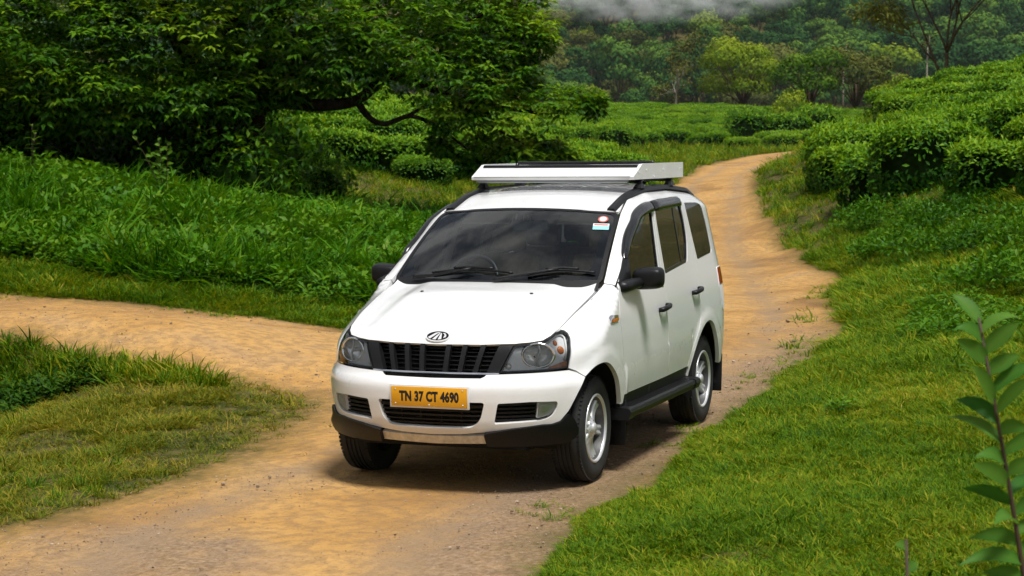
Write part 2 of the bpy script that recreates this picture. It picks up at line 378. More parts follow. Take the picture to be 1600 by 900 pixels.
# =================================================================== plants
def unit(v): return v / (np.linalg.norm(v, axis=-1, keepdims=True) + 1e-12)
def leaf_geo(pos, axis, nrm, Ln, Wd, fold=.18, droop=.15):
    """one folded, pointed leaf (4 triangles) per row"""
    pos = np.asarray(pos, float); n = len(pos); axis = unit(np.asarray(axis, float)); nrm = np.asarray(nrm, float)
    side = unit(np.cross(axis, nrm)); up = np.cross(side, axis)
    Ln = np.broadcast_to(Ln, (n,))[:, None]; Wd = np.broadcast_to(Wd, (n,))[:, None]
    mid = pos + axis * Ln * .45 - up * Ln * droop * .12
    tip = pos + axis * Ln - up * Ln * droop
    l = mid + side * Wd * .5 + up * Wd * fold; r = mid - side * Wd * .5 + up * Wd * fold
    v = np.stack([pos, l, mid, r, tip], 1).reshape(-1, 3); k = np.arange(n)[:, None] * 5
    t = np.concatenate([k + [[0, 2, 1]], k + [[0, 3, 2]], k + [[1, 2, 4]], k + [[2, 3, 4]]], 1).reshape(-1, 3)
    return v, t
def blade_geo(pos, dirn, Ln, Wd, bend, lean):
    """curved grass blade, two segments and a tip (5 triangles)"""
    n = len(pos); h = np.stack([np.cos(dirn), np.sin(dirn), 0 * dirn], 1); s = np.stack([-np.sin(dirn), np.cos(dirn), 0 * dirn], 1)
    Ln = Ln[:, None]; Wd = Wd[:, None]; bend = bend[:, None]; lean = lean[:, None]; zz = np.array([[0, 0, 1.0]])
    def pt(t): return pos + h * Ln * (lean * t + bend * t * t) + zz * Ln * (t - .55 * bend * t * t * np.minimum(1, bend + .4))
    p0, p1, p2, p3 = pt(0), pt(.4), pt(.75), pt(1.0)
    v = np.stack([p0 - s * Wd * .4, p0 + s * Wd * .4, p1 - s * Wd * .5, p1 + s * Wd * .5, p2 - s * Wd * .36, p2 + s * Wd * .36, p3], 1).reshape(-1, 3); k = np.arange(n)[:, None] * 7
    t = np.concatenate([k + [[0, 1, 3]], k + [[0, 3, 2]], k + [[2, 3, 5]], k + [[2, 5, 4]], k + [[4, 5, 6]]], 1).reshape(-1, 3)
    return v, t
def fmat(name, stops, trans=.25, rough=.5, spec=.35, rnd_amt=.35, pos_amt=.0, pos_scale=.5, tint_amt=.5):
    """foliage: colour from per-leaf tint, per-plant random and, if asked, a patchy field over the ground"""
    m = bpy.data.materials.new(name); N, L = nodes_of(m); b = N['Principled BSDF']; o = N['Material Output']
    at = N.new('ShaderNodeAttribute'); at.attribute_name = 'tint'; oi = N.new('ShaderNodeObjectInfo')
    def ma(op, a, c):
        x = N.new('ShaderNodeMath'); x.operation = op
        for i, q in ((0, a), (1, c)):
            if isinstance(q, (int, float)): x.inputs[i].default_value = q
            else: L.new(q, x.inputs[i])
        return x.outputs[0]
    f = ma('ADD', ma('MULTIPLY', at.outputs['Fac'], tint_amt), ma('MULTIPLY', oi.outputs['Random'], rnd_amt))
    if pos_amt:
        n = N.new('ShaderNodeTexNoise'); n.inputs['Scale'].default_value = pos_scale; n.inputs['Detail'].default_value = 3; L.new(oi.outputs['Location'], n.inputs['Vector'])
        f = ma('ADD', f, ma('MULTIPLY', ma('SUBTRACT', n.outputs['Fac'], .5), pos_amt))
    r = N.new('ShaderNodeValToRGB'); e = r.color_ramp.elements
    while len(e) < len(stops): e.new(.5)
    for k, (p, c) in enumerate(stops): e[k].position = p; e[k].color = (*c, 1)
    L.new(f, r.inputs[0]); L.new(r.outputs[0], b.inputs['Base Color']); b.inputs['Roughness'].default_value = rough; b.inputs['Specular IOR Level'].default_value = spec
    tr = N.new('ShaderNodeBsdfTranslucent'); mx_ = N.new('ShaderNodeMixShader'); mx_.inputs[0].default_value = trans
    br = N.new('ShaderNodeMix'); br.data_type = 'RGBA'; br.blend_type = 'MULTIPLY'; br.inputs[0].default_value = 1; br.inputs[7].default_value = (1.5, 1.35, .6, 1); L.new(r.outputs[0], br.inputs[6])
    L.new(br.outputs[2], tr.inputs[0]); L.new(b.outputs[0], mx_.inputs[1]); L.new(tr.outputs[0], mx_.inputs[2]); L.new(mx_.outputs[0], o.inputs['Surface'])
    return m
def barkmat(name, c1, c2, sc=14):
    m = bpy.data.materials.new(name); N, L = nodes_of(m); b = N['Principled BSDF']; b.inputs['Roughness'].default_value = .9; b.inputs['Specular IOR Level'].default_value = .08
    tcn = N.new('ShaderNodeTexCoord'); mp = N.new('ShaderNodeMapping'); mp.inputs['Scale'].default_value = (1, 1, .25); L.new(tcn.outputs['Object'], mp.inputs[0])
    n = N.new('ShaderNodeTexNoise'); n.inputs['Scale'].default_value = sc; n.inputs['Detail'].default_value = 6; L.new(mp.outputs[0], n.inputs['Vector'])
    r = N.new('ShaderNodeValToRGB'); r.color_ramp.elements[0].position = .35; r.color_ramp.elements[0].color = (*c1, 1); r.color_ramp.elements[1].position = .65; r.color_ramp.elements[1].color = (*c2, 1)
    L.new(n.outputs['Fac'], r.inputs[0]); L.new(r.outputs[0], b.inputs['Base Color'])
    bp = N.new('ShaderNodeBump'); bp.inputs['Strength'].default_value = .7; bp.inputs['Distance'].default_value = .03; L.new(n.outputs['Fac'], bp.inputs['Height']); L.new(bp.outputs[0], b.inputs['Normal'])
    return m
M_VERGE = fmat('verge_grass', [(.05, (.022, .078, .003)), (.33, (.076, .168, .004)), (.56, (.175, .235, .006)), (.76, (.31, .28, .018)), (.95, (.50, .38, .085))], .3, .6, .10, .28, .75, .7, .62)
M_DRY = fmat('dry_grass', [(.10, (.035, .075, .003)), (.33, (.115, .150, .007)), (.56, (.24, .21, .015)), (.78, (.37, .26, .050)), (.95, (.46, .33, .11))], .3, .6, .12, .25, .50, .8, .62)
M_LUSH = fmat('lush_grass', [(.08, (.012, .055, .002)), (.42, (.042, .150, .003)), (.75, (.095, .220, .005)), (.97, (.21, .26, .015))], .3, .6, .08, .35, .35, .5, .60)
M_WEED = fmat('weed_leaf', [(.08, (.014, .062, .002)), (.5, (.052, .160, .004)), (.95, (.15, .25, .010))], .3, .5, .14, .3, .2, .6, .6)
M_TEA = fmat('tea_leaf', [(.05, (.006, .040, .002)), (.40, (.034, .130, .003)), (.70, (.12, .25, .004)), (1.0, (.23, .36, .010))], .25, .5, .14, .22, .25, .12, .78)
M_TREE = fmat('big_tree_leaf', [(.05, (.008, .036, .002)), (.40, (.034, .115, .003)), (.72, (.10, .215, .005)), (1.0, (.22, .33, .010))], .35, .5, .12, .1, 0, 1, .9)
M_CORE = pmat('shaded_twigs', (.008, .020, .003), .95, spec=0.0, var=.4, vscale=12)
M_BARK = barkmat('dark_bark', (.010, .007, .005), (.032, .023, .016))
M_BARKP = barkmat('pale_bark', (.20, .17, .13), (.40, .36, .30))
M_BARKB = barkmat('brown_bark', (.045, .030, .018), (.11, .075, .045))

PROTO = bpy.data.collections.new('plant_prototypes')
def proto_set(name, meshes, mat):
    c = bpy.data.collections.new(name)
    for i, me in enumerate(meshes):
        if not me.materials: me.materials.append(mat)
        o = bpy.data.objects.new('%s_%02d' % (name, i), me); c.objects.link(o)
    return c
def scatter(name, pts, rot, scl, idx, coll, **props):
    """real geometry instanced on points of one object (ground cover nobody could count)"""
    me = bpy.data.meshes.new(name); n = len(pts); me.vertices.add(n); me.vertices.foreach_set('co', np.asarray(pts, np.float32).ravel())
    a = me.attributes.new('rot', 'FLOAT_VECTOR', 'POINT'); a.data.foreach_set('vector', np.asarray(rot, np.float32).ravel())
    a = me.attributes.new('scl', 'FLOAT', 'POINT'); a.data.foreach_set('value', np.asarray(scl, np.float32))
    a = me.attributes.new('idx', 'INT', 'POINT'); a.data.foreach_set('value', np.asarray(idx, np.int32))
    g = bpy.data.node_groups.new(name, 'GeometryNodeTree')
    g.interface.new_socket('Geometry', in_out='INPUT', socket_type='NodeSocketGeometry'); g.interface.new_socket('Geometry', in_out='OUTPUT', socket_type='NodeSocketGeometry')
    N, L = g.nodes, g.links; gi = N.new('NodeGroupInput'); go = N.new('NodeGroupOutput'); ip = N.new('GeometryNodeInstanceOnPoints'); ci = N.new('GeometryNodeCollectionInfo')
    ci.inputs['Collection'].default_value = coll; ci.inputs['Separate Children'].default_value = True; ci.inputs['Reset Children'].default_value = True
    def attr(nm, ty):
        q = N.new('GeometryNodeInputNamedAttribute'); q.data_type = ty; q.inputs['Name'].default_value = nm; return q.outputs['Attribute']
    er = N.new('FunctionNodeEulerToRotation'); L.new(attr('rot', 'FLOAT_VECTOR'), er.inputs[0])
    L.new(gi.outputs[0], ip.inputs['Points']); L.new(ci.outputs[0], ip.inputs['Instance']); ip.inputs['Pick Instance'].default_value = True
    L.new(attr('idx', 'INT'), ip.inputs['Instance Index']); L.new(er.outputs[0], ip.inputs['Rotation']); L.new(attr('scl', 'FLOAT'), ip.inputs['Scale'])
    L.new(ip.outputs[0], go.inputs[0])
    o = link(name, me, None, None, **props); md = o.modifiers.new('scatter', 'NODES'); md.node_group = g
    return o
def U(a, b, n=None): return rng.uniform(a, b, n)
def sample_view(n, b0, b1, margin=1.6, power=2.0):
    """points over the ground, thinning with distance, over the field of view and a bit beyond"""
    u = rng.random(n)
    if power == 2.0: b = b0 * (b1 / b0) ** u
    else:
        q = 2 - power; b = (b0 ** q + u * (b1 ** q - b0 ** q)) ** (1 / q)
    a = U(-1, 1, n) * (.285 * b + margin); return a, b
def to_world(a, b, dz=0.0, z=None):
    x, y = wxy(a, b); z = ground_z(a, b) + dz if z is None else z
    return np.stack([x, y, z], 1)
def rots(n, tilt=.15): return np.stack([rng.normal(0, tilt, n), rng.normal(0, tilt, n), U(0, 2 * math.pi, n)], 1)

# ---- tuft prototypes
def tuft(nb, rad, l0, l1, w, bend, lean, seed):
    r = np.random.default_rng(seed); th = r.uniform(0, 2 * np.pi, nb); rr = rad * np.sqrt(r.random(nb))
    pos = np.stack([rr * np.cos(th), rr * np.sin(th), np.full(nb, -.01)], 1); d = th + r.normal(0, .9, nb)
    v, t = blade_geo(pos, d, r.uniform(l0, l1, nb), w * r.uniform(.7, 1.3, nb), bend * r.uniform(.3, 1.5, nb), lean * r.uniform(.1, 1.5, nb))
    return fastmesh('tuft', v, t, smooth=True, tint=np.repeat(np.clip(r.beta(1.6, 2.2, nb), 0, 1), 7))
P_SHORT = proto_set('short_tuft', [tuft(24, .06, .022, .058, .0052, .9, .75, 10 + k) for k in range(6)], M_VERGE)
P_DRY = proto_set('dry_tuft', [tuft(22, .065, .020, .062, .0052, 1.0, .85, 30 + k) for k in range(6)], M_DRY)
P_MID = proto_set('mid_tuft', [tuft(18, .12, .10, .22, .014, .7, .5, 50 + k) for k in range(5)], M_VERGE)
P_LUSH = proto_set('lush_tuft', [tuft(26, .16, .13, .34, .021, .85, .6, 70 + k) for k in range(6)], M_LUSH)
def sprig(nl, L0, W0, h, seed, spread=1.0, up=.5):
    """a leafy stem: leaves in a rising spiral"""
    r = np.random.default_rng(seed); k = np.arange(nl); t = (k + .5) / nl; th = k * 2.4 + r.normal(0, .3, nl)
    pos = np.stack([.02 * np.cos(th), .02 * np.sin(th), h * t ** .8], 1); ax = np.stack([np.cos(th) * spread, np.sin(th) * spread, up + (t - .5) * .9 + r.normal(0, .15, nl)], 1)
    v, tr = leaf_geo(pos, ax, np.tile([0, 0, 1.0], (nl, 1)) + r.normal(0, .25, (nl, 3)), L0 * r.uniform(.7, 1.15, nl), W0 * r.uniform(.8, 1.2, nl), droop=.25)
    return v, tr, np.repeat(np.clip(.35 + .45 * t + r.normal(0, .15, nl), 0, 1), 5)
def clump(ns, rad, nl, L0, W0, h, seed):
    r = np.random.default_rng(seed); V = []; T = []; C = []; b = 0
    for i in range(ns):
        v, t, c = sprig(nl, L0, W0, h * r.uniform(.6, 1.2), seed * 50 + i); a = r.uniform(0, 6.28); rr = rad * math.sqrt(r.random())
        lean = r.normal(0, .2, 2); v = v + np.stack([v[:, 2] * lean[0], v[:, 2] * lean[1], 0 * v[:, 2]], 1) + [rr * math.cos(a), rr * math.sin(a), 0]
        V.append(v); T.append(t + b); C.append(c); b += len(v)
    return fastmesh('clump', np.vstack(V), np.vstack(T), tint=np.concatenate(C))
P_WEED = proto_set('weed', [clump(6, .17, 9, .12, .058, .30, 5 + k) for k in range(6)], M_WEED)
M_SHADEW = fmat('shade_tinted_weed', [(.08, (.005, .026, .002)), (.5, (.020, .070, .003)), (.95, (.07, .14, .008))], .3, .55, .1, .3, .2, .6, .6)  # weed colour darkened to put the hollow's shade into the leaves
P_SHADEW = proto_set('shade_tinted_weed', [clump(6, .17, 9, .11, .045, .28, 85 + k) for k in range(6)], M_SHADEW)
P_COVER = proto_set('low_cover', [clump(7, .16, 7, .075, .034, .16, 25 + k) for k in range(5)], M_WEED)

# ---- where things grow
def zone_bank(a, b, sd):
    """lush bank behind the side track, left"""
    lim = np.interp(a, [-30, -6.5, -2, -.6, .6, 2.2], [36, 25.0, 23.2, 24.2, 27.5, 33])
    return (b > lim + .9) & (a < 3.2) & (b < np.interp(a, [-12, -4, -2, 3], [33.5, 34.5, 40, 44])) & (sd < -.7)
def make_ground_cover():
    # short grass, near
    a, b = sample_view(230000, 7.5, 34); sd = road_sd(a, b)
    n1 = fbm(a / .9, b / .9, 3, 21)
    keep = (sd < -.05 + (n1 - .5) * .45) | ((sd < .45) & (rng.random(len(a)) < .05) & (n1 > .55))
    keep &= ~(zone_bank(a, b, sd) & (rng.random(len(a)) < .8))
    tri = (a < -1.2) & (b < 20.5)
    face = (a < -3.4) & (b > 17.7) & (sd < -.25) & (b < 21); keep &= ~(face & (rng.random(len(a)) < .9))
    bare = tri & (fbm(a / .7, b / .7, 3, 5) + .28 * np.clip(1 + (sd / 1.6), 0, 1) > .54) & (sd > -2.2)
    keep &= ~(bare & (rng.random(len(a)) < .85))
    a, b, sd, tri = a[keep], b[keep], sd[keep], tri[keep]
    s = U(.7, 1.5, len(a)) * np.clip(b / 15, .8, 2.0) * np.where(sd > -.15, .7, 1) * np.where((a > 0) & (fbm(a / 2.2, b / 2.2, 2, 9) > .58), 1.45, 1)
    P = to_world(a, b); R = rots(len(a), .18); I = rng.integers(0, 6, len(a))
    scatter('verge_grass', P[~tri], R[~tri], s[~tri], I[~tri], P_SHORT, kind='stuff', label='short yellow green grass on the verges')
    scatter('dry_grass', P[tri], R[tri], s[tri] * 1.0, I[tri], P_DRY, kind='stuff', label='patchy dry grass on the wedge between the two tracks')
    # ragged taller tufts and dead stalks among the short grass
    a, b = sample_view(6500, 8, 30); sd = road_sd(a, b); z = (sd < -.10) & (fbm(a / 1.1, b / 1.1, 3, 77) > .50) & ~zone_bank(a, b, sd); a, b = a[z], b[z]
    scatter('ragged_tufts', to_world(a, b), rots(len(a), .3), U(.28, .62, len(a)) * np.clip(b / 14, .8, 1.6), rng.integers(0, 5, len(a)), P_MID, kind='stuff', label='taller ragged tufts scattered through the verge grass')
    # taller grass farther off
    a, b = sample_view(52000, 24, 150); sd = road_sd(a, b)
    keep = (sd < -.12) & ~(zone_bank(a, b, sd) & (rng.random(len(a)) < .6)) & ~((b > 116) & (sd < -8))
    a, b = a[keep], b[keep]
    scatter('meadow_grass', to_world(a, b), rots(len(a), .2), U(.6, 1.3, len(a)) * np.clip(b / 45, .8, 2.6), rng.integers(0, 5, len(a)), P_MID, kind='stuff', label='rough grass beside the far stretch of road')
    # lush bank
    a, b = sample_view(36000, 22, 48, 3.0, 1.0); a = np.where(a > 3, -np.abs(a), a); sd = road_sd(a, b)
    z = zone_bank(a, b, sd) & (fbm(a / 1.3, b / 1.3, 3, 17) < .40 + .35 * rng.random(len(a))); a, b = a[z], b[z]
    scatter('bank_grass', to_world(a, b), rots(len(a), .30), np.clip(np.exp(rng.normal(-.08, .28, len(a))), .5, 1.35) * np.where(fbm(a / 2.5, b / 2.5, 2, 13) > .52, 1.25, .75), rng.integers(0, 6, len(a)), P_LUSH, kind='stuff', label='tall lush grass covering the bank behind the side track')
    a, b = sample_view(15000, 22, 44, 3.0, 1.0); a = np.where(a > 3, -np.abs(a), a); sd = road_sd(a, b)
    z = zone_bank(a, b, sd) & (fbm(a / 1.3, b / 1.3, 3, 17) > .62 - .35 * rng.random(len(a))); a, b = a[z], b[z]
    scatter('bank_weeds', to_world(a, b), rots(len(a), .25), np.clip(np.exp(rng.normal(-.35, .35, len(a))), .35, 1.3), rng.integers(0, 6, len(a)), P_WEED, kind='stuff', label='leafy weeds mixed into the tall grass of the bank')
    # ditch face and lush patches on the wedge
    a = U(-9, -2.6, 6500); b = U(16.4, 20.4, 6500) ; sd = road_sd(a, b)
    z = (sd < -.06) & (sd > -.55) & (fbm(a / .8, b / .8, 2, 19) > .22 + .30 * np.clip((a + 4.2) / 1.5, 0, 1)); a, b = a[z], b[z]
    scatter('ditch_grass', to_world(a, b), rots(len(a), .35), U(.5, 1.0, len(a)), rng.integers(0, 5, len(a)), P_MID, kind='stuff', label='dark green grass hanging over the ditch by the side track')
    a = U(-8.5, -3.3, 1500); b = U(17.4, 19.6, 1500); sd = road_sd(a, b); z = (sd < -.42) & (sd > -1.7); a, b = a[z], b[z]
    scatter('ditch_weeds', to_world(a, b, -.03), rots(len(a), .4), U(.35, .8, len(a)), rng.integers(0, 6, len(a)), P_SHADEW, kind='stuff', label='leafy weeds with shade painted into their colour, filling the hollow beside the side track')
    # leafy cover on the right
    a, b = sample_view(30000, 14, 46, 2.0, 1.2); sd = road_sd(a, b); f = fbm(a / 1.6, b / 1.3, 3, 23)
    z = (a > 1.5) & (sd < -.9) & ((f > .565) | ((f > .50) & (b > 19) & (a > .2 * b - .3) & (b < 27))) & (b < 44); a, b = a[z], b[z]
    scatter('leafy_ground_cover', to_world(a, b), rots(len(a), .2), U(.5, 1.15, len(a)), rng.integers(0, 5, len(a)), P_COVER, kind='stuff', label='low leafy plants in patches among the verge grass')
make_ground_cover()
# pebbles in the dirt
def pebble(seed):
    r = np.random.default_rng(seed); bm = bmesh.new(); bmesh.ops.create_icosphere(bm, subdivisions=1, radius=1)
    for v in bm.verts: v.co = v.co * r.uniform(.7, 1.2); v.co.z *= .6
    me = bpy.data.meshes.new('pebble'); bm.to_mesh(me); bm.free(); return me
M_STONE = bpy.data.materials.new('road_stone'); _N, _L = nodes_of(M_STONE); _oi = _N.new('ShaderNodeObjectInfo'); _r = _N.new('ShaderNodeValToRGB'); _L.new(_oi.outputs['Random'], _r.inputs[0])
_e = _r.color_ramp.elements; _e[0].color = (.12, .085, .055, 1); _e[1].color = (.42, .33, .24, 1); _e.new(.5).color = (.28, .20, .13, 1); _L.new(_r.outputs[0], _N['Principled BSDF'].inputs['Base Color']); _N['Principled BSDF'].inputs['Roughness'].default_value = .9
P_STONE = proto_set('pebble', [pebble(k) for k in range(6)], M_STONE)
def make_stones():
    a, b = sample_view(60000, 8, 40); sd = road_sd(a, b)
    g = np.exp(-((sd - .45) / .5) ** 2) * np.clip((26 - b) / 8, 0.15, 1)
    z = (sd > -.15) & (rng.random(len(a)) < .10 + .9 * g) & (fbm(a / .8, b / .8, 3, 41) > .36); a, b = a[z], b[z]; n = len(a)
    s = .0032 * np.exp(rng.normal(0, .5, n)) * np.clip(b / 12, 1, 2); P = to_world(a, b, s * .25)
    scatter('road_gravel', P, rots(n, .3), s, rng.integers(0, 6, n), P_STONE, kind='stuff', label='loose stones and grit lying on the dirt road')
make_stones()

# ---- tea bushes
def tea_mesh(seed, wx, wy, h, n, L0, top_flat=.75):
    r = np.random.default_rng(seed)
    # lumpy flat-topped dome
    u = r.uniform(0, 2 * np.pi, n); c = r.random(n); el = np.where(r.random(n) < .48, np.arccos(1 - c * .55), np.pi / 2 - .55 + c * 1.0)
    st, ct = np.sin(el), np.cos(el)
    def surf(st, ct, u):
        x = np.sign(np.cos(u)) * np.abs(np.cos(u)) ** .75 * st ** .55; y = np.sign(np.sin(u)) * np.abs(np.sin(u)) ** .75 * st ** .55; z = np.sign(ct) * np.abs(ct) ** .5
        return x, y, z
    x, y, z = surf(st, np.maximum(ct, -.42), u)
    lump = .09 * (fbm(x * 2.1 + seed * 3.1, y * 2.1 + 7.3, 2, seed) - .5) * 2
    pos = np.stack([x * wx * .5 * (1 + lump), y * wy * .5 * (1 + lump), h * (.34 + .62 * z * (1 + .6 * lump))], 1)
    nrm = unit(np.stack([x / wx, y / wy, .9 * z / h + .25], 1))
    inn = r.random(n) ** 2 * .12; pos = pos * (1 - inn[:, None] * [1, 1, .6])
    sho = (r.random(n) < .11) & (nrm[:, 2] > .1); pos = pos + sho[:, None] * (nrm * r.uniform(.0, .06, n)[:, None] * h)
    tg = unit(np.cross(nrm, r.normal(0, 1, (n, 3)))); ax = unit(tg + nrm * .28 + np.array([0, 0, .12]) + r.normal(0, .22, (n, 3)) + sho[:, None] * np.array([0, 0, 1.6]))
    v, t = leaf_geo(pos, ax, nrm + r.normal(0, .22, (n, 3)), L0 * r.uniform(.6, 1.25, n), L0 * .42 * r.uniform(.8, 1.2, n), fold=.22, droop=.12)
    tint = np.clip(.20 + .60 * np.clip(nrm[:, 2], 0, 1) ** 1.5 + r.normal(0, .17, n) - inn * 3 + sho * .18, 0, 1)  # tops lighter, flanks and inner leaves darker: light and shade put into the tint
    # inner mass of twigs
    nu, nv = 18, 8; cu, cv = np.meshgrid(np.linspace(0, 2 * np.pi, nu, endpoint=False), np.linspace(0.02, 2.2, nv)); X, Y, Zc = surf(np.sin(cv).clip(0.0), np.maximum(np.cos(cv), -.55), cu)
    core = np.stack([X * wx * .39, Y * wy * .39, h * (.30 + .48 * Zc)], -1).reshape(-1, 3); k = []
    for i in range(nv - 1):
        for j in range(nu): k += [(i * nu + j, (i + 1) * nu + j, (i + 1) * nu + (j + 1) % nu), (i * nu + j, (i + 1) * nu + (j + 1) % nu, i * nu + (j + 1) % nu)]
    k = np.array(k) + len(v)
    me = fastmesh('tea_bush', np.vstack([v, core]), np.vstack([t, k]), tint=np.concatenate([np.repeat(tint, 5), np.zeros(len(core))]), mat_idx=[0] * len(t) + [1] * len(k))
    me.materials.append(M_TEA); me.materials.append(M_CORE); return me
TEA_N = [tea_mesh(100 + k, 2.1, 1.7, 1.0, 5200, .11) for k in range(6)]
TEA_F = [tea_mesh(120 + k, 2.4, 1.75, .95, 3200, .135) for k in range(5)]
FOOT = np.array([(10.2, 27), (9.1, 30.8), (8.25, 35), (7.6, 41), (8.6, 50), (10.1, 60.5), (12.0, 70), (15, 80), (20, 88), (29, 95)])
tea_count = 0
def tea_bush(a, b, label, group, far=False, sc=1.0, rz=None, sink=.05):
    global tea_count
    me = (TEA_F if far else TEA_N)[tea_count % (5 if far else 6)]; tea_count += 1
    x, y = wxy(a, b); z = float(ground_z(np.array([a]), np.array([b]))[0])
    o = link('tea_bush', me, None, None, label=label, category='tea bush', group=group); o.location = (float(x), float(y), z - sink)
    o.rotation_euler = (random.gauss(0, .05), random.gauss(0, .05), random.gauss(1.75, .25) + math.pi * random.randint(0, 1) if rz is None else rz); s = sc * random.uniform(.88, 1.14); o.scale = (s, s * random.uniform(.9, 1.1), s * random.uniform(.9, 1.12)); return o
ROWA = math.atan2(.743 * RT[1] - .669 * FW[1], .743 * RT[0] - .669 * FW[0])
def right_of_foot(a, b): return a - np.interp(b, FOOT[:, 1], FOOT[:, 0])
def make_tea():
    g = 'tea bushes on the right hillside'
    # front row, told apart one by one
    front = [(9.35, 31.2, 'tea bush at the right edge of the photo, lowest in the front row', .95), (8.75, 33.4, 'large leafy tea bush second from the right in the front row of the hillside', 1.1),
             (8.1, 36.6, 'wide tea bush in the front row left of the dark gap', 1.1), (8.0, 39.6, 'tea bush above the bare earth in the middle of the front row', 1.1),
             (8.0, 43.0, 'tall tea bush with a dark flank near the bend of the road', 1.15), (8.7, 47.2, 'tea bush just left of the tall one near the road bend', 1.15),
             (9.5, 52.5, 'tea bush overhanging the verge where the road bends', 1.2), (10.4, 58.5, 'leftmost tea bush of the right hillside, where the road vanishes', 1.35)]
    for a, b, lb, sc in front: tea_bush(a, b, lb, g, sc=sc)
    # rows following the contour
    pts = []
    for row, c in enumerate(np.arange(34.5, 104, 2.75)):
        for a in np.arange(6.0 + (row % 2) * .6, 34, 1.22):
            aa = a + random.gauss(0, .10); bb = c - .9 * (aa - 8.0) + random.gauss(0, .12)
            d = aa - float(np.interp(bb, FOOT[:, 1], FOOT[:, 0]))
            if bb < 27 or bb > 93 or d < 1.7 or aa > .30 * bb + 2.5 or random.random() < .06: continue
            pts.append((aa, bb, 1 if d < 3.4 else (2 if d < 5.2 else 3)))
    pts.sort(key=lambda p: p[1])
    far = []
    nfar = 0
    for i, (a, b, row) in enumerate(pts):
        if i < 235:
            lb = 'clipped tea bush just behind the front row of the right hillside' if row == 1 else ('clipped tea bush two steps behind the front row of the right hillside' if row == 2 else 'clipped tea bush in the dense upper rows of the right hillside')
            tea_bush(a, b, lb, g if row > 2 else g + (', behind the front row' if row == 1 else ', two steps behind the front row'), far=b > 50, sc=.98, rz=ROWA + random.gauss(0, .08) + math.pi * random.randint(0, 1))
        else: far.append((a, b))
    # bushes on the slope behind the van, seen under the tree
    slope = [(-2.95, 47, 'round tea bush under the low branch of the big tree', 1.0), (-1.75, 49, 'wide tea bush on the slope left above the roof carrier', 1.2), (-2.2, 46.2, 'small tea bush in front of the wide one on the slope', .75),
             (-4.3, 46.5, 'tea bush beside the dark trunk on the grassy slope', 1.0), (-3.4, 51, 'tea bush behind the round one on the slope under the tree', 1.1)]
    for a, b, lb, sc in slope: tea_bush(a, b, lb, 'tea bushes on the slope under the big tree', sc=sc)
    for row in range(12):
        for a in np.arange(-9, 3, 1.9):
            b = 53 + row * 2.3 + random.gauss(0, .25); aa = a + (row % 2) * .9 + random.gauss(0, .2)
            if row < 9 and -7 < aa < 1.5: tea_bush(aa, b, 'clipped tea bush in the rows seen beneath the branches of the big tree', 'tea rows beneath the big tree', far=True, sc=1.0)
            else: far.append((aa, b))
    # the field beyond the road
    for b in np.arange(112, 196, 2.2):
        for a in np.arange(-4, 36, 2.0):
            aa = a + random.gauss(0, .3) + (int(b) % 2); bb = b + random.gauss(0, .35) + 1.5 * math.sin(a / 5)
            sdv = float(road_sd(np.array([aa]), np.array([bb]))[0])
            if sdv > -3.0 or (bb < 124 and aa < 14 and random.random() < .6) or random.random() < .12: continue
            far.append((aa, bb))
    far = np.array(far); n = len(far)
    P = to_world(far[:, 0], far[:, 1], -.05)
    return P, n
TEA_P, TEA_NF = make_tea()
P_TEAF = proto_set('tea_far', TEA_F, M_TEA)
scatter('tea_field', TEA_P, np.stack([rng.normal(0, .05, TEA_NF), rng.normal(0, .05, TEA_NF), math.atan2(RT[1], RT[0]) + rng.normal(0, .15, TEA_NF)], 1), U(.72, 1.18, TEA_NF), rng.integers(0, 5, TEA_NF), P_TEAF, kind='stuff', label='rows of clipped tea bushes covering the field beyond the road')

# ---- trees
def branch_mesh(segs):
    """segs: list of (points, radii) swept into one trunk-and-limbs mesh"""
    m = MB()
    for pts, rad in segs: m.tube(pts, rad, 8)
    return m.mesh('trunk', recalc=False)
def grow(base, d, Ln, rad, depth, segs, tips, r, spread=.6, up=.15, kids=(2, 3), shrink=.72):
    n = 5; pts = [np.array(base, float)]; dd = np.array(d, float); dd /= np.linalg.norm(dd)
    for i in range(n):
        dd = dd + r.normal(0, .10, 3) + [0, 0, up * .15]; dd /= np.linalg.norm(dd); pts.append(pts[-1] + dd * Ln / n)
    segs.append((pts, list(np.linspace(rad, rad * .62, n + 1))))
    if depth == 0: tips.append((pts[-1], dd)); tips.append((pts[-2], dd)); return
    for k in range(r.integers(kids[0], kids[1] + 1)):
        t = r.integers(n - 2, n + 1); nd = dd + r.normal(0, spread, 3); nd[2] += up
        grow(pts[t], nd, Ln * shrink * r.uniform(.8, 1.15), rad * .6, depth - 1, segs, tips, r, spread, up, kids, shrink)
def crown_leaves(tips, r, per, rad, L0, W0, down=.1, flat=1.0, tint0=.5, cen=None):
    V = []; 
    n = per * len(tips); c = np.repeat(np.array([t[0] for t in tips]), per, 0)
    off = r.normal(0, 1, (n, 3)); off = unit(off) * (r.random(n) ** .5)[:, None] * rad; off[:, 2] *= flat
    pos = c + off; ax = unit(off * .8 + r.normal(0, .6, (n, 3)) * rad + [0, 0, -down * rad]); nr = np.tile([0, 0, 1.0], (n, 1)) + r.normal(0, .5, (n, 3))
    v, t = leaf_geo(pos, ax, nr, L0 * r.uniform(.65, 1.25, n), W0 * r.uniform(.8, 1.2, n), droop=.2)
    hgt = off[:, 2] / rad
    tint = np.clip(tint0 + .25 * hgt + r.normal(0, .17, n) + np.repeat(r.normal(0, .12, len(tips)), per), 0, 1)
    return v, t, np.repeat(tint, 5)
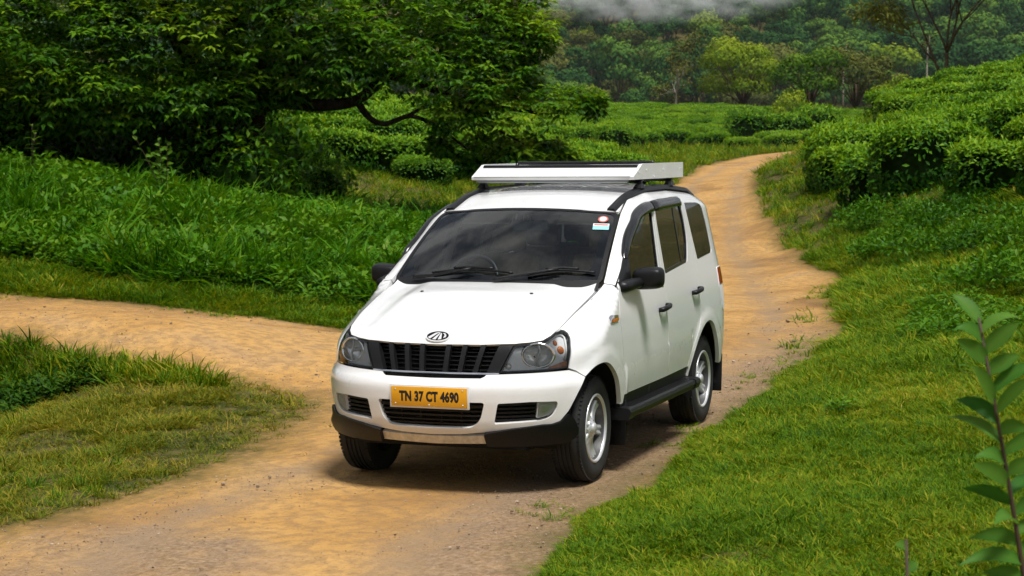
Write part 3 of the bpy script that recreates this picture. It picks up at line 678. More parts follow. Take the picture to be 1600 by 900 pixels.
def tree_proto(seed, H, tr, depth, spread, per, crad, L0, W0, first=.45, up=.25, kids=(2, 3), flat=.8):
    r = np.random.default_rng(seed); segs = []; tips = []
    grow((0, 0, -.3), (r.normal(0, .05), r.normal(0, .05), 1), H * first, tr, depth, segs, tips, r, spread, up, kids)
    v, t, c = crown_leaves(tips, r, per, crad, L0, W0, flat=flat)
    zmax = v[:, 2].max()
    return branch_mesh(segs), fastmesh('crown', v, t, tint=c), zmax
def place_tree(name, trunk, crown, a, b, label, cat='tree', group=None, sc=1.0, rz=0.0, mt=None, mc=None, dz=0.0):
    x, y = wxy(a, b); z = float(ground_z(np.array([a]), np.array([b]))[0]) + dz
    e = empty(name, (float(x), float(y), z), label=label, category=cat)
    if group: e['group'] = group
    e.rotation_euler = (0, 0, rz); e.scale = (sc, sc, sc)
    if mt is not None and not trunk.materials: trunk.materials.append(mt)
    if mc is not None and not crown.materials: crown.materials.append(mc)
    link('trunk', trunk, None, e); link('crown', crown, None, e); return e
def dome_crown(seed, width, hgt, z0, nl, per, L0, under=-.25):
    """rounded crown built of many leaf clumps lying on overlapping domes"""
    r = np.random.default_rng(seed); cs = [(np.array([0, 0, z0 + hgt * .45]), width * .33)]
    for k in range(nl):
        t = k * 2.4 + r.uniform(-.4, .4); rr = width * .5 * r.uniform(.35, .72); rad = width * r.uniform(.13, .24)
        cs.append((np.array([rr * math.cos(t), rr * math.sin(t), z0 + hgt * (.15 + .75 * r.random() * (1 - (rr / width) ** 1.2))]), rad))
    P_ = []; N_ = []; T_ = []
    for c, R in cs:
        n = int(per * R ** 2); d = unit(r.normal(0, 1, (n * 2, 3))); d = d[d[:, 2] > under][:n]; lum = 1 + .16 * r.normal(0, 1, len(d))
        p = c + d * (R * lum)[:, None] * [1, 1, .85]; keep = np.ones(len(p), bool)
        for c2, R2 in cs:
            if c2 is not c: keep &= np.linalg.norm((p - c2) / [1, 1, .85], axis=1) > R2 * .80
        P_.append(p[keep]); N_.append(d[keep]); T_.append(np.full(keep.sum(), r.normal(0, .10)))
    p = np.vstack(P_); d = np.vstack(N_); n = len(p); tb = np.concatenate(T_)
    nr = unit(d + r.normal(0, .30, (n, 3))); ax = unit(np.cross(nr, r.normal(0, 1, (n, 3))))
    v, t = leaf_geo(p - ax * L0 * .4, ax, nr, L0 * r.uniform(.6, 1.3, n), L0 * .62 * r.uniform(.7, 1.2, n), fold=-.12, droop=.15)
    tint = np.clip(.20 + .62 * np.clip(d[:, 2], 0, 1) + tb + r.normal(0, .10, n), 0, 1)  # crown tops lighter, sides darker: overhead light painted into the leaf tint
    return fastmesh('crown', v, t, tint=np.repeat(tint, 5)), cs
def dome_tree(seed, width, hgt, z0, nl, per, L0, tr):
    cr_, cs = dome_crown(seed, width, hgt, z0, nl, per, L0); segs = [([np.array((0, 0, -1.5)), np.array((.05 * width * .2, 0, z0 * .6)), np.array((0, 0, z0 + hgt * .4))], [tr, tr * .75, tr * .5])]
    for c, R in cs[1:]: segs.append(([np.array((0, 0, z0 * .75)), (c + np.array((0, 0, z0))) * [.45, .45, .5], c], [tr * .45, tr * .3, tr * .12]))
    return branch_mesh(segs), cr_, z0 + hgt
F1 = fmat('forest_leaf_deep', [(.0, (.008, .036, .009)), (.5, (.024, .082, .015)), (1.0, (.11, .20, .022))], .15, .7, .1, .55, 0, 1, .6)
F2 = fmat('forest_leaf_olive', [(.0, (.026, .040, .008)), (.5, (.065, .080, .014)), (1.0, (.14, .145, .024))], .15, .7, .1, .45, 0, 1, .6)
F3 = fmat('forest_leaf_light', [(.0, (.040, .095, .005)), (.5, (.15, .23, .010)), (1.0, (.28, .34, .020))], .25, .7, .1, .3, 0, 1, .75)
# far forest trees
FT = []
for k in range(7):
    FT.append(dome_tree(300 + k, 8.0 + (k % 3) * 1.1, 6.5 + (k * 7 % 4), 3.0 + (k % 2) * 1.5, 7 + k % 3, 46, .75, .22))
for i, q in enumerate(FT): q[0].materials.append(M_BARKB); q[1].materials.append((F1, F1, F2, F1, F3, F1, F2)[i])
def make_forest():
    """the wooded hillside: one mass of crowns, plus the trees along its foot one can tell apart"""
    def joined(q):
        vt = np.empty(len(q[0].vertices) * 3, np.float32); q[0].vertices.foreach_get('co', vt)
        q[0].calc_loop_triangles(); tt = np.empty(len(q[0].loop_triangles) * 3, np.int32); q[0].loop_triangles.foreach_get('vertices', tt)
        vc = np.empty(len(q[1].vertices) * 3, np.float32); q[1].vertices.foreach_get('co', vc); q[1].calc_loop_triangles(); tc_ = np.empty(len(q[1].loop_triangles) * 3, np.int32); q[1].loop_triangles.foreach_get('vertices', tc_)
        tn = np.empty(len(q[1].vertices), np.float32); q[1].attributes['tint'].data.foreach_get('value', tn)
        nt_ = len(vt) // 3
        me = fastmesh('forest_tree', np.concatenate([vc.reshape(-1, 3), vt.reshape(-1, 3)]), np.concatenate([tc_.reshape(-1, 3), tt.reshape(-1, 3) + len(vc) // 3]), tint=np.concatenate([tn, np.zeros(nt_)]), mat_idx=[0] * (len(tc_) // 3) + [1] * (len(tt) // 3))
        me.materials.append(q[1].materials[0]); me.materials.append(M_BARKB); return me
    pc = proto_set('forest_tree', [joined(q) for q in FT], None)
    A = []; B = []
    b = 425.0
    while b < 1060:
        st = 7.0 * (1 + (b - 425) / 2200)
        a = np.arange(-.30 * b - 40, .32 * b + 60, st); a = a + rng.normal(0, st * .28, len(a)); bb = b + rng.normal(0, st * .3, len(a)); A.append(a); B.append(bb); b += st
    A = np.concatenate(A); B = np.concatenate(B)
    clearing = (fbm(A / 55, B / 70, 3, 51) > .66) & (A < 40) & (B > 560) & (B < 900); A, B = A[~clearing], B[~clearing]
    n = len(A); f = fbm(A / 60, B / 80, 3, 61)
    idx = np.where(f > .60, rng.choice([2, 6, 1], n), np.where(f < .42, rng.choice([0, 1, 3, 5], n), rng.choice([0, 1, 2, 3, 4, 5, 6], n)))
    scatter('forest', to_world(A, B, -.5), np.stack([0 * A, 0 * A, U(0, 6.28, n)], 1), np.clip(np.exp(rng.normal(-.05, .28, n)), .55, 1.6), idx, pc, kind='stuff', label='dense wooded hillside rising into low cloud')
make_forest()
def foot_trees():
    spots = [(8, 395), (17, 402), (26, 398), (35, 405), (44, 396), (53, 404), (62, 398), (71, 405), (80, 398), (89, 404), (98, 398), (107, 402), (116, 398), (13, 412), (30, 414), (48, 413), (66, 414)]
    for i, (a, b) in enumerate(spots):
        q = FT[(i * 3 + 1) % 7]
        place_tree('forest_tree', q[0], q[1], a, b, 'tree at the foot of the wooded hillside behind the tea field', 'tree', 'trees along the foot of the wooded hillside', random.uniform(.7, 1.05), random.uniform(0, 6.28))
foot_trees()
# distinct trees beyond the tea
def distinct():
    t, c, z = dome_tree(401, 10.5, 8.2, 1.2, 17, 150, .42, .30)
    place_tree('spreading_tree', t, c, 27.2, 222, 'broad yellow green tree standing right of centre above the tea field', sc=.95, rz=.6, mt=M_BARKB, mc=F3)
    t, c, z = dome_tree(402, 7.2, 6.4, 1.4, 13, 170, .36, .24)
    place_tree('roadside_tree', t, c, 27.6, 176, 'mid green tree right of the broad one, above the end of the road', sc=.95, rz=1.1, mt=M_BARKB, mc=fmat('roadside_leaf', [(.0, (.020, .060, .004)), (.5, (.060, .135, .008)), (1, (.13, .21, .014))], .2, .7, .1, .1, 0, 1, .9))
    t2, c2, z = dome_tree(403, 8, 6.2, 1.4, 12, 130, .40, .24)
    place_tree('hidden_tree', t2, c2, 34.5, 190, 'olive green tree half hidden behind the roadside tree', sc=.95, rz=2, mt=M_BARKB, mc=F2)
    t3, c3, z = dome_tree(404, 4.8, 3.6, .8, 10, 200, .30, .16)
    place_tree('small_tree', t3, c3, 31.2, 152, 'small light green tree peeping over the ridge of the tea hill', sc=1.05, rz=2, mt=M_BARKB, mc=F3)
    place_tree('small_tree', t3, c3, 23.6, 160, 'small round tree at the left end of the tea hill ridge', sc=.8, rz=4)
    place_tree('small_tree', t3, c3, 38.5, 168, 'small round tree at the ridge left of the tall thin tree', sc=1.0, rz=5)
    # thin bare-stemmed tree on the ridge
    r = np.random.default_rng(77); segs = []; tips = []
    stems = [((0, 0, -.6), (.02, 0, 1), 3.3, .17)]
    segs.append(([np.array((0, 0, -.6)), np.array((.01, 0, .6)), np.array((.02, .02, 1.7)), np.array((.03, 0, 2.6))], [.13, .115, .10, .09]))
    segs.append(([np.array((.0, 0, .9)), np.array((-.22, 0, 1.5)), np.array((-.6, .05, 2.3)), np.array((-1.1, .1, 3.4)), np.array((-1.6, .1, 4.6))], [.085, .075, .06, .05, .035]))
    for d, Ln in (((-.55, .1, 1), 2.4), ((.0, .2, 1), 2.8), ((.55, -.1, 1), 2.7), ((.25, .3, 1), 2.6)): grow((.03, 0, 2.6), d, Ln, .058, 3, segs, tips, r, .38, .30, (2, 3), .78)
    grow((-1.6, .1, 4.6), (-.5, 0, 1), 1.8, .05, 2, segs, tips, r, .4, .25, (2, 3), .78); grow((-.6, .05, 2.2), (-.8, 0, .8), 1.7, .045, 2, segs, tips, r, .4, .2, (2, 2), .78)
    tips = [q for q in tips if q[0][2] > 2.9]
    v, t, c = crown_leaves(tips, r, 100, .80, .25, .12, flat=.6, tint0=.55)
    place_tree('slender_tree', branch_mesh(segs), fastmesh('crown', v, t, tint=c), 19.6, 85.5, 'tall thin tree with bare forked stems rising above the tea hill', sc=1.0, rz=1.25, mt=M_BARKB, mc=fmat('slender_leaf', [(0, (.06, .08, .01)), (.5, (.13, .15, .018)), (1, (.22, .22, .03))], .3, .6, .2, .1, 0, 1, .85))
    # pale dead-looking trunks in the wood
    for a, b, h, lb in ((51.7, 236, 8.0, 'pale bare trunk standing alone in front of the dark wood, beside the tall thin tree'), (35.9, 205, 6.6, 'slim pale trunk just right of the roadside tree')):
        sg = [([np.array((0, 0, -1.)), np.array((.1, 0, h * .5)), np.array((.0, .1, h))], [.11, .09, .06]), ([np.array((.05, .05, h * .7)), np.array((.6, .2, h * .95)), np.array((.9, .2, h * 1.15))], [.04, .03, .02])]
        r = np.random.default_rng(int(h * 10)); v, t, c = crown_leaves([(np.array((.5, .1, h * 1.05)), 0), (np.array((-.3, 0, h * .98)), 0)], r, 30, .9, .5, .3)
        place_tree('bare_tree', branch_mesh(sg), fastmesh('crown', v, t, tint=c), a, b, lb, rz=.3, mt=M_BARKP, mc=F2)
    # brown-tinged tree with pale branches at the wood's foot
    t, c, z = tree_proto(405, 13, .17, 4, .5, 16, 1.1, .42, .26, .42, .35, (2, 3), .8)
    place_tree('brown_tree', t, c, 19.5, 226, 'brownish thin-leaved tree with pale branches left of the broad yellow green tree', sc=.8, mt=M_BARKP, mc=F2)
distinct()
# shrubs by the far road
def shrubs():
    S = [tea_mesh(140 + k, 2.6, 2.4, 2.0, 1200, .22) for k in range(3)]
    T_ = [(15.0, 119, 'tall dark shrub beside the far bend of the road', 1.25), (17.2, 118, 'dark shrub nearest the point where the road vanishes', 1.1), (12.9, 120, 'low round shrub at the left end of the roadside shrubs', .7), (19.5, 121, 'dark shrub behind the leftmost tea bush of the hill', 1.3),
          (5.9, 108, 'dark round shrub in the far tea field left of the road', .8), (7.4, 112, 'small round shrub in the far tea field', .55), (10.5, 121, 'low shrub on the far verge of the road', .5)]
    for k, (a, b, lb, sc) in enumerate(T_):
        x, y = wxy(a, b); o = link('roadside_shrub', S[k % 3], None, None, label=lb, category='shrub', group='shrubs along the far road'); o.location = (float(x), float(y), float(ground_z(np.array([a]), np.array([b]))[0]) - .1); o.scale = (sc,) * 3; o.rotation_euler = (0, 0, k * 1.3)
    # low shrubs on the near right slope
    L_ = []
    for k in range(4):
        r = np.random.default_rng(150 + k); m = 60; th = r.uniform(0, 6.28, m); q = np.sqrt(r.random(m)); tp = [(np.array([q[i] * .95 * math.cos(th[i]), q[i] * .65 * math.sin(th[i]), .06 + .26 * (1 - q[i] ** 2) * r.uniform(.5, 1.2)]), 0) for i in range(m)]
        v, t, c = crown_leaves(tp, r, 26, .17, .085, .038, down=-.5, flat=.7, tint0=.42); me = fastmesh('low_shrub', v, t, tint=c); me.materials.append(M_WEED); L_.append(me)
    spots = [(6.45, 31.4, 'dark low shrub nearest the road on the right slope'), (7.2, 32.0, 'low shrub second from the road on the right slope'), (7.5, 30.2, 'low shrub in the middle of the right slope below the tea'), (8.3, 29.4, 'low shrub at the right edge below the front tea bushes'),
             (6.7, 28.4, 'dark hollowed shrub in the lower band of the right slope'), (7.15, 27.4, 'broad low shrub right of the dark hollowed one'), (7.4, 26.6, 'low leafy shrub in the lower band near the right edge'), (6.4, 29.9, 'small shrub between the two bands of the right slope'),
             (7.4, 29.0, 'small leafy shrub between the bands, nearer the right edge'), (5.9, 22.0, 'leafy shrub cut off by the right edge beside the foreground sapling'), (7.9, 32.0, 'low dark shrub right below the bare earth of the tea row'), (6.9, 35.0, 'creeping shrub under the front tea bushes on the left')]
    for k, (a, b, lb) in enumerate(spots):
        x, y = wxy(a, b); o = link('low_shrub', L_[k % 4], None, None, label=lb, category='shrub', group='low shrubs on the right slope'); o.location = (float(x), float(y), float(ground_z(np.array([a]), np.array([b]))[0]) - .04); s = random.uniform(.85, 1.2); o.scale = (s * 1.15, s, s); o.rotation_euler = (0, 0, k * 1.1)
shrubs()
# ---- the big tree on the left
def big_tree():
    ba, bb = -5.4, 37.0; x0, y0 = wxy(ba, bb); z0 = float(ground_z(np.array([ba]), np.array([bb]))[0])
    e = empty('broad_tree', (float(x0), float(y0), z0), label='huge dark leafy tree whose low branches reach behind the van', category='tree')
    def L(px, py, b):
        """ground-frame point seen at this direction and distance, relative to the tree's foot"""
        k = b / 2953.; a = (px - 800) * k; z = 2.126 - (py - 236) * k; x, y = wxy(a, b); return np.array([float(x) - float(x0), float(y) - float(y0), z - z0])
    r = np.random.default_rng(5); segs = []
    def limb(pts, r0, r1):
        p = [np.array(q) for q in catm_(pts, 4)]; segs.append((p, list(np.linspace(r0, r1, len(p))))); return p
    def catm_(pts, k):
        P_ = np.array(pts, float); P_ = np.vstack([2 * P_[0] - P_[1], P_, 2 * P_[-1] - P_[-2]]); o = []
        for i in range(1, len(P_) - 2):
            for j in range(k):
                t = j / k; a, b, c, d = P_[i - 1:i + 3]; o.append(.5 * (2 * b + (c - a) * t + (2 * a - 5 * b + 4 * c - d) * t * t + (3 * b - a - 3 * c + d) * t ** 3))
        o.append(P_[-2]); return o
    limb([L(372, 330, 37), L(368, 250, 37), L(362, 150, 37), L(370, 50, 37), L(380, -120, 37)], .33, .20)
    limb([L(395, 300, 37.2), L(402, 180, 36.8), L(430, 60, 36.6), L(470, -80, 36.5)], .26, .14)
    limb([L(350, 300, 36.8), L(330, 160, 36.3), L(280, 40, 36), L(230, -100, 35.5)], .30, .14)
    limb([L(345, 260, 36.8), L(270, 180, 36), L(180, 120, 35.3), L(80, 80, 34.8)], .20, .07)
    limb([L(385, 185, 36.8), L(430, 158, 36.4), L(500, 162, 36), L(560, 155, 35.8), L(610, 120, 35.6), L(655, 128, 35.5), L(700, 148, 35.5), L(770, 165, 35.6), L(850, 178, 35.8)], .15, .03)
    limb([L(560, 155, 35.8), L(580, 182, 35.6), L(605, 192, 35.5), L(645, 180, 35.4), L(690, 200, 35.4), L(735, 235, 35.4)], .07, .02)
    limb([L(605, 122, 35.6), L(640, 85, 35.6), L(700, 50, 35.8), L(770, 20, 36)], .07, .025)
    limb([L(430, 60, 36.6), L(520, 40, 36.4), L(600, 10, 36.4)], .09, .03)
    limb([L(640, 180, 35.4), L(690, 150, 35.4), L(730, 120, 35.5)], .035, .015)
    limb([L(700, 148, 35.5), L(760, 190, 35.4), L(820, 225, 35.5)], .04, .012)
    blobs = [(620, 45, 36, 1.15), (720, 40, 36, 1.2), (795, 35, 36, .95), (838, 60, 35.6, .42), (560, 80, 35.2, .95), (680, 95, 35.2, .95), (770, 105, 35.5, .85), (815, 125, 36, .5), (640, 20, 38, 1.4), (500, 45, 35.3, 1.05),
      (600, -60, 37, 1.3), (750, -50, 37, 1.2), (820, -30, 36.5, .7), (450, -50, 36, 2), (300, -60, 36, 2.4), (150, -50, 36, 2.4), (0, -40, 36, 2.5), (-120, 40, 35, 2.2), (300, -190, 36, 3), (80, -180, 36, 3),
      (775, 185, 35.6, .72), (845, 178, 35.6, .62), (893, 165, 36, .36), (725, 212, 35.5, .40), (800, 222, 35.6, .48), (868, 212, 36, .46), (755, 150, 35.2, .62), (905, 190, 36.2, .30), (930, 165, 36.2, .22), (745, 240, 35.6, .34), (690, 222, 35.5, .22), (880, 238, 36, .30), (785, 250, 35.8, .30), (830, 245, 35.8, .30), (700, 178, 35.2, .36),
      (440, 70, 36, .95), (405, 118, 35.6, .8), (330, 60, 35, 1.1), (250, 85, 34.6, 1.1), (180, 60, 34.5, 1.15), (100, 60, 34, 1.2), (30, 55, 34, 1.2), (60, 135, 34, .9), (160, 125, 34, .85), (5, 170, 34.4, .8), (205, 165, 34.5, .55), (290, 130, 34.5, .7), (365, 150, 35, .42), (470, 125, 36, .5), (520, 120, 36, .45), (120, 175, 34.6, .6), (40, 215, 35, .5)]
    pos = []; rad = []; nn = []
    for px, py, b, R in blobs:
        c = L(px, py, b); n = int(160 * R ** 1.8) + 75; d = unit(r.normal(0, 1, (n, 3))); q = R * r.random(n) ** .42
        p = c + d * q[:, None]; f = fbm(p[:, 0] * 1.3 + 9, p[:, 2] * 1.3 + p[:, 1] * .7, 2, 3); k = (f > .36)
        pos.append(p[k]); nn.append((d * (q / R)[:, None])[k])
    pos = np.vstack(pos); nn = np.vstack(nn); m = len(pos)
    nl = 7
    base = np.repeat(pos, nl, 0); out_ = np.repeat(nn, nl, 0); th = np.tile(np.arange(nl) * 2 * np.pi / nl, m) + np.repeat(r.uniform(0, 6.28, m), nl)
    dr = unit(np.stack([np.cos(th), np.sin(th), r.normal(-.12, .3, m * nl)], 1) + out_ * .55); st = r.uniform(.0, .10, m * nl)[:, None]
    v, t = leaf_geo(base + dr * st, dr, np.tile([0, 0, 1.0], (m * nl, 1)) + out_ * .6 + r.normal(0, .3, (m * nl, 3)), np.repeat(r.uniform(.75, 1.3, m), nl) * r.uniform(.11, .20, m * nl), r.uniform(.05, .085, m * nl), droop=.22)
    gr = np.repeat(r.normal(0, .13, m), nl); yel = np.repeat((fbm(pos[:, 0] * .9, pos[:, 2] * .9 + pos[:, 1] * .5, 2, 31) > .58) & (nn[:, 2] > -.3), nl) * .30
    tint = np.clip(.45 + .26 * out_[:, 2] + gr + yel + r.normal(0, .10, m * nl), 0, 1)  # lighter upper leaves and yellow clumps: sunlit highlights put into the tint
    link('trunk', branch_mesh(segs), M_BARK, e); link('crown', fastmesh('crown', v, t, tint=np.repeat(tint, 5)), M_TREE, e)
big_tree()
# thicket behind and under the tree
def thicket():
    S = []
    for k in range(4):
        r = np.random.default_rng(160 + k); m = 70; d = unit(r.normal(0, 1, (m, 3))); d[:, 2] = np.abs(d[:, 2]); q = r.random(m) ** .4
        tp = [((d[i] * q[i] * [1.45, 1.2, 2.3] * (.8 + .4 * r.random())) + [0, 0, .25], 0) for i in range(m)]
        v, t, c = crown_leaves(tp, r, 34, .55, .19, .085, tint0=.34); n0 = len(v)
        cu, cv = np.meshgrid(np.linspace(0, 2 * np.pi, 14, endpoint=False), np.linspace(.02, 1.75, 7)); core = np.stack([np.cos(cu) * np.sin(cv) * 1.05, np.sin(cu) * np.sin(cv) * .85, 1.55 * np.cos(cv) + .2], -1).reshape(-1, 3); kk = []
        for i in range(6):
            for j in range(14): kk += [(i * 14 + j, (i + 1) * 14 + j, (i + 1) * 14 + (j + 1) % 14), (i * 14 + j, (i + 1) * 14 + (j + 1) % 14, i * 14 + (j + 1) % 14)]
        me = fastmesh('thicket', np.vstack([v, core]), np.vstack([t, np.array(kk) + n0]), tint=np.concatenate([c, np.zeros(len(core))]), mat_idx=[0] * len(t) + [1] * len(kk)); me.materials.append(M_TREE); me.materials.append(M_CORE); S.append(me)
    spots = [(-11.5, 37.5, 1.15, 'leafy thicket at the left edge behind the grassy bank'), (-9.3, 38.2, 1.1, 'tangled thicket second from the left behind the bank'), (-7.4, 39.2, 1.15, 'dark thicket left of the big tree trunk'), (-5.2, 40.0, 1.1, 'shaded thicket directly behind the big tree trunk'), (-3.9, 39.2, .62, 'low dark thicket right of the big tree trunk'), (-5.1, 35.4, .85, 'dark leafy undergrowth hiding the foot of the big tree'), (-6.5, 35.2, .85, 'dark undergrowth left of the foot of the big tree'), (-3.9, 36.0, .42, 'small dark undergrowth right of the foot of the big tree')]
    for k, (a, b, sc, lb) in enumerate(spots):
        x, y = wxy(a, b); o = link('thicket', S[k % 4], None, None, label=lb, category='thicket', group='thicket under the big tree'); o.location = (float(x), float(y), float(ground_z(np.array([a]), np.array([b]))[0]) - .3); o.scale = (sc,) * 3; o.rotation_euler = (0, 0, k * .9)
thicket()
# saplings and broad-leaved plants on the bank
M_SAP = fmat('sapling_leaf', [(0, (.02, .08, .003)), (.5, (.055, .15, .006)), (1, (.12, .23, .014))], .35, .5, .1, .1, 0, 1, .9)
def stem_plant(name, a, b, h, nl, L0, W0, label, cat, mat, seed, lean=(0, 0), stems=1, sink=.0, ndist=2.4, droop=.35, spread=1.0, leafmin=.15):
    """a plant with real stems and each big leaf a part of its own"""
    r = np.random.default_rng(seed); x, y = wxy(a, b); z = float(ground_z(np.array([a]), np.array([b]))[0]) - sink
    e = empty(name, (float(x), float(y), z), label=label, category=cat)
    st = MB()
    for s in range(stems):
        ln = np.array(lean) + r.normal(0, .12 if stems > 1 else .0, 2); hh = h * (1 if s == 0 else r.uniform(.6, .95)); pts = [np.array([ln[0] * hh * t ** 1.4, ln[1] * hh * t ** 1.4, hh * t]) for t in np.linspace(0, 1, 8)]
        st.tube(pts, list(np.linspace(.011 if h > 1 else .008, .003, 8)), 6)
        nk = max(4, nl // stems)
        for k in range(nk):
            t = leafmin + (1 - leafmin) * (k + .6) / nk; p = np.array([np.interp(t, np.linspace(0, 1, 8), [q[i] for q in pts]) for i in range(3)])
            th = (k * ndist if h < 1.1 else 1.925 + math.pi * k + r.normal(0, .45)) + r.normal(0, .25); up_ = (.35 if h < 1.1 else .75) + .9 * max(0, t - .75) * 3; ax = unit(np.array([[math.cos(th) * spread, math.sin(th) * spread, up_ + r.normal(0, .12)]])); s_ = L0 * r.uniform(.6, 1.15) * (1 if t < .9 else .75); dr_ = droop * r.uniform(.4, 1.6)
            # leaf as a curved strip with a folded midrib
            n = 6; rows = []; nrm_ = np.array([[0, 0, 1.0]]) if h < 1.1 else np.array([[.75, .28, .55]]) + r.normal(0, .35, (1, 3)); side = unit(np.cross(ax, nrm_))[0]; A = ax[0]; upv = np.cross(side, A)
            vs_ = []
            for i in range(n + 1):
                q = i / n; wd = W0 * 2.05 * (q + .03) ** .62 * max(0.02, 1 - q) ** .85
                c = p + A * s_ * q + np.array([0, 0, -1]) * s_ * dr_ * q * q
                vs_ += [c + side * wd * .5 + upv * wd * .14, c, c - side * wd * .5 + upv * wd * .14]
            fs_ = []
            for i in range(n):
                for j in range(2): fs_ += [(i * 3 + j, i * 3 + j + 1, i * 3 + 4 + j), (i * 3 + j, i * 3 + 4 + j, i * 3 + 3 + j)]
            me = fastmesh('leaf', np.array(vs_), np.array(fs_), tint=np.clip(.25 + .45 * t + r.normal(0, .14) + np.tile([0, .22, 0], n + 1), 0, 1)); link('leaf', me, mat, e)
    st.build('stem', M_STEM, e, recalc=False); return e
M_STEM = pmat('plant_stem', (.055, .030, .015), .7, var=.2, vscale=30)
stem_plant('sapling', -5.75, 31.5, 1.35, 54, .17, .085, 'light green sapling standing out against the dark shade of the tree', 'sapling', M_SAP, 3, stems=4, leafmin=.1)
stem_plant('sapling', -4.25, 31.3, .75, 26, .15, .07, 'small leafy sapling right of the tall one at the top of the bank', 'sapling', M_SAP, 4, stems=3)
stem_plant('broad_leaf_plant', -6.9, 29.0, .75, 16, .22, .13, 'plant with large pale drooping leaves in the bank grass', 'plant', M_SAP, 6, stems=2, droop=.7)
stem_plant('broad_leaf_plant', -8.1, 32.0, 1.0, 24, .18, .09, 'tall weed at the top of the bank near the left edge', 'plant', M_SAP, 7, stems=3)
stem_plant('broad_leaf_plant', -2.0, 33.0, .65, 20, .16, .08, 'leafy weed at the right end of the bank beside the van', 'plant', M_WEED, 8, stems=3)
M_FG = fmat('foreground_leaf', [(0, (.016, .085, .010)), (.5, (.042, .150, .018)), (1, (.11, .24, .032))], .4, .5, .12, .1, 0, 1, .9)
stem_plant('foreground_sapling', 1.30, 4.3, 1.64, 38, .185, .050, 'tall leafy sapling close to the camera at the right edge', 'sapling', M_FG, 9, lean=(.0497, -.134), leafmin=.46, ndist=2.25, droop=.42)
stem_plant('foreground_sapling', .80, 3.6, 1.32, 12, .075, .030, 'small out of focus sapling at the bottom edge near the right corner', 'sapling', M_FG, 10, lean=(.02, -.03), leafmin=.6)
stem_plant('foreground_sapling', 1.30, 4.5, 1.22, 16, .12, .042, 'low leafy shoot at the lower right corner below the tall sapling', 'sapling', M_FG, 12, lean=(-.02, .03), leafmin=.55)
# =================================================================== the white van
def smooth_table(pts, n=600, sig=.02):
    xs = np.array([p[0] for p in pts], float); ys = np.array([p[1] for p in pts], float)
    g = np.linspace(xs[0], xs[-1], n); v = np.interp(g, xs, ys); h = g[1] - g[0]
    k = int(max(1, 3 * sig / h)); w = np.exp(-.5 * ((np.arange(-k, k + 1) * h) / sig) ** 2); w /= w.sum()
    a = v[0] + (v[1] - v[0]) * np.arange(-k, 0); b = v[-1] + (v[-1] - v[-2]) * np.arange(1, k + 1)
    return g, np.convolve(np.concatenate([a, v, b]), w, 'valid')
XF = smooth_table([(.2, .60), (.25, .64), (.32, .695), (.40, .748), (.46, .765), (.58, .777), (.665, .775), (.70, .760), (.735, .722), (.76, .708), (.84, .69), (.90, .672), (.95, .645), (1.0, .60), (1.05, .55), (1.1, .50), (1.9, -.3)], sig=.012)
WZ = smooth_table([(.2, .84), (.33, .872), (.45, .894), (.6, .908), (.75, .913), (.9, .911), (1.05, .898), (1.15, .881), (1.22, .866), (1.68, .767), (2.0, .698)], sig=.03)
EZ = smooth_table([(-3.8, 1.73), (-3.5, 1.765), (-3.0, 1.82), (-2.4, 1.852), (-1.8, 1.842), (-1.4, 1.79), (-1.09, 1.698), (-.42, 1.262), (-.36, 1.230), (-.28, 1.198), (-.13, 1.160), (-.01, 1.127), (.14, 1.087), (.268, 1.044), (.381, 1.004), (.48, .975), (.56, .950), (.66, .925), (.72, .905), (.9, .90)], n=900, sig=.03)
EY = smooth_table([(-3.8, .56), (-3.4, .575), (-2.4, .59), (-1.8, .60), (-1.4, .625), (-1.09, .668), (-.42, .745), (-.11, .735), (.1, .726), (.27, .715), (.381, .703), (.5, .69), (.9, .69)], n=900, sig=.03)
X0 = -.05; NF = 2.5; XR = -3.0; XE = -3.66; NR = 3.0
_ph = np.linspace(0, np.pi / 2, 4001)
_fx = X0 + .76 * np.cos(_ph).clip(0) ** (2 / NF); _fy = .905 * np.sin(_ph) ** (2 / NF)
_fs = np.concatenate([[0], np.cumsum(np.hypot(np.diff(_fx), np.diff(_fy)))]); SF = _fs[-1]; SR = SF + (X0 - XR)
_rx = XR - (XR - XE) * np.sin(_ph) ** (2 / NR); _ry = .905 * np.cos(_ph).clip(0) ** (2 / NR)
_rs = np.concatenate([[0], np.cumsum(np.hypot(np.diff(_rx), np.diff(_ry)))]); SE = SR + _rs[-1]
def sm(t): t = np.clip(t, 0, 1); return t * t * (3 - 2 * t)
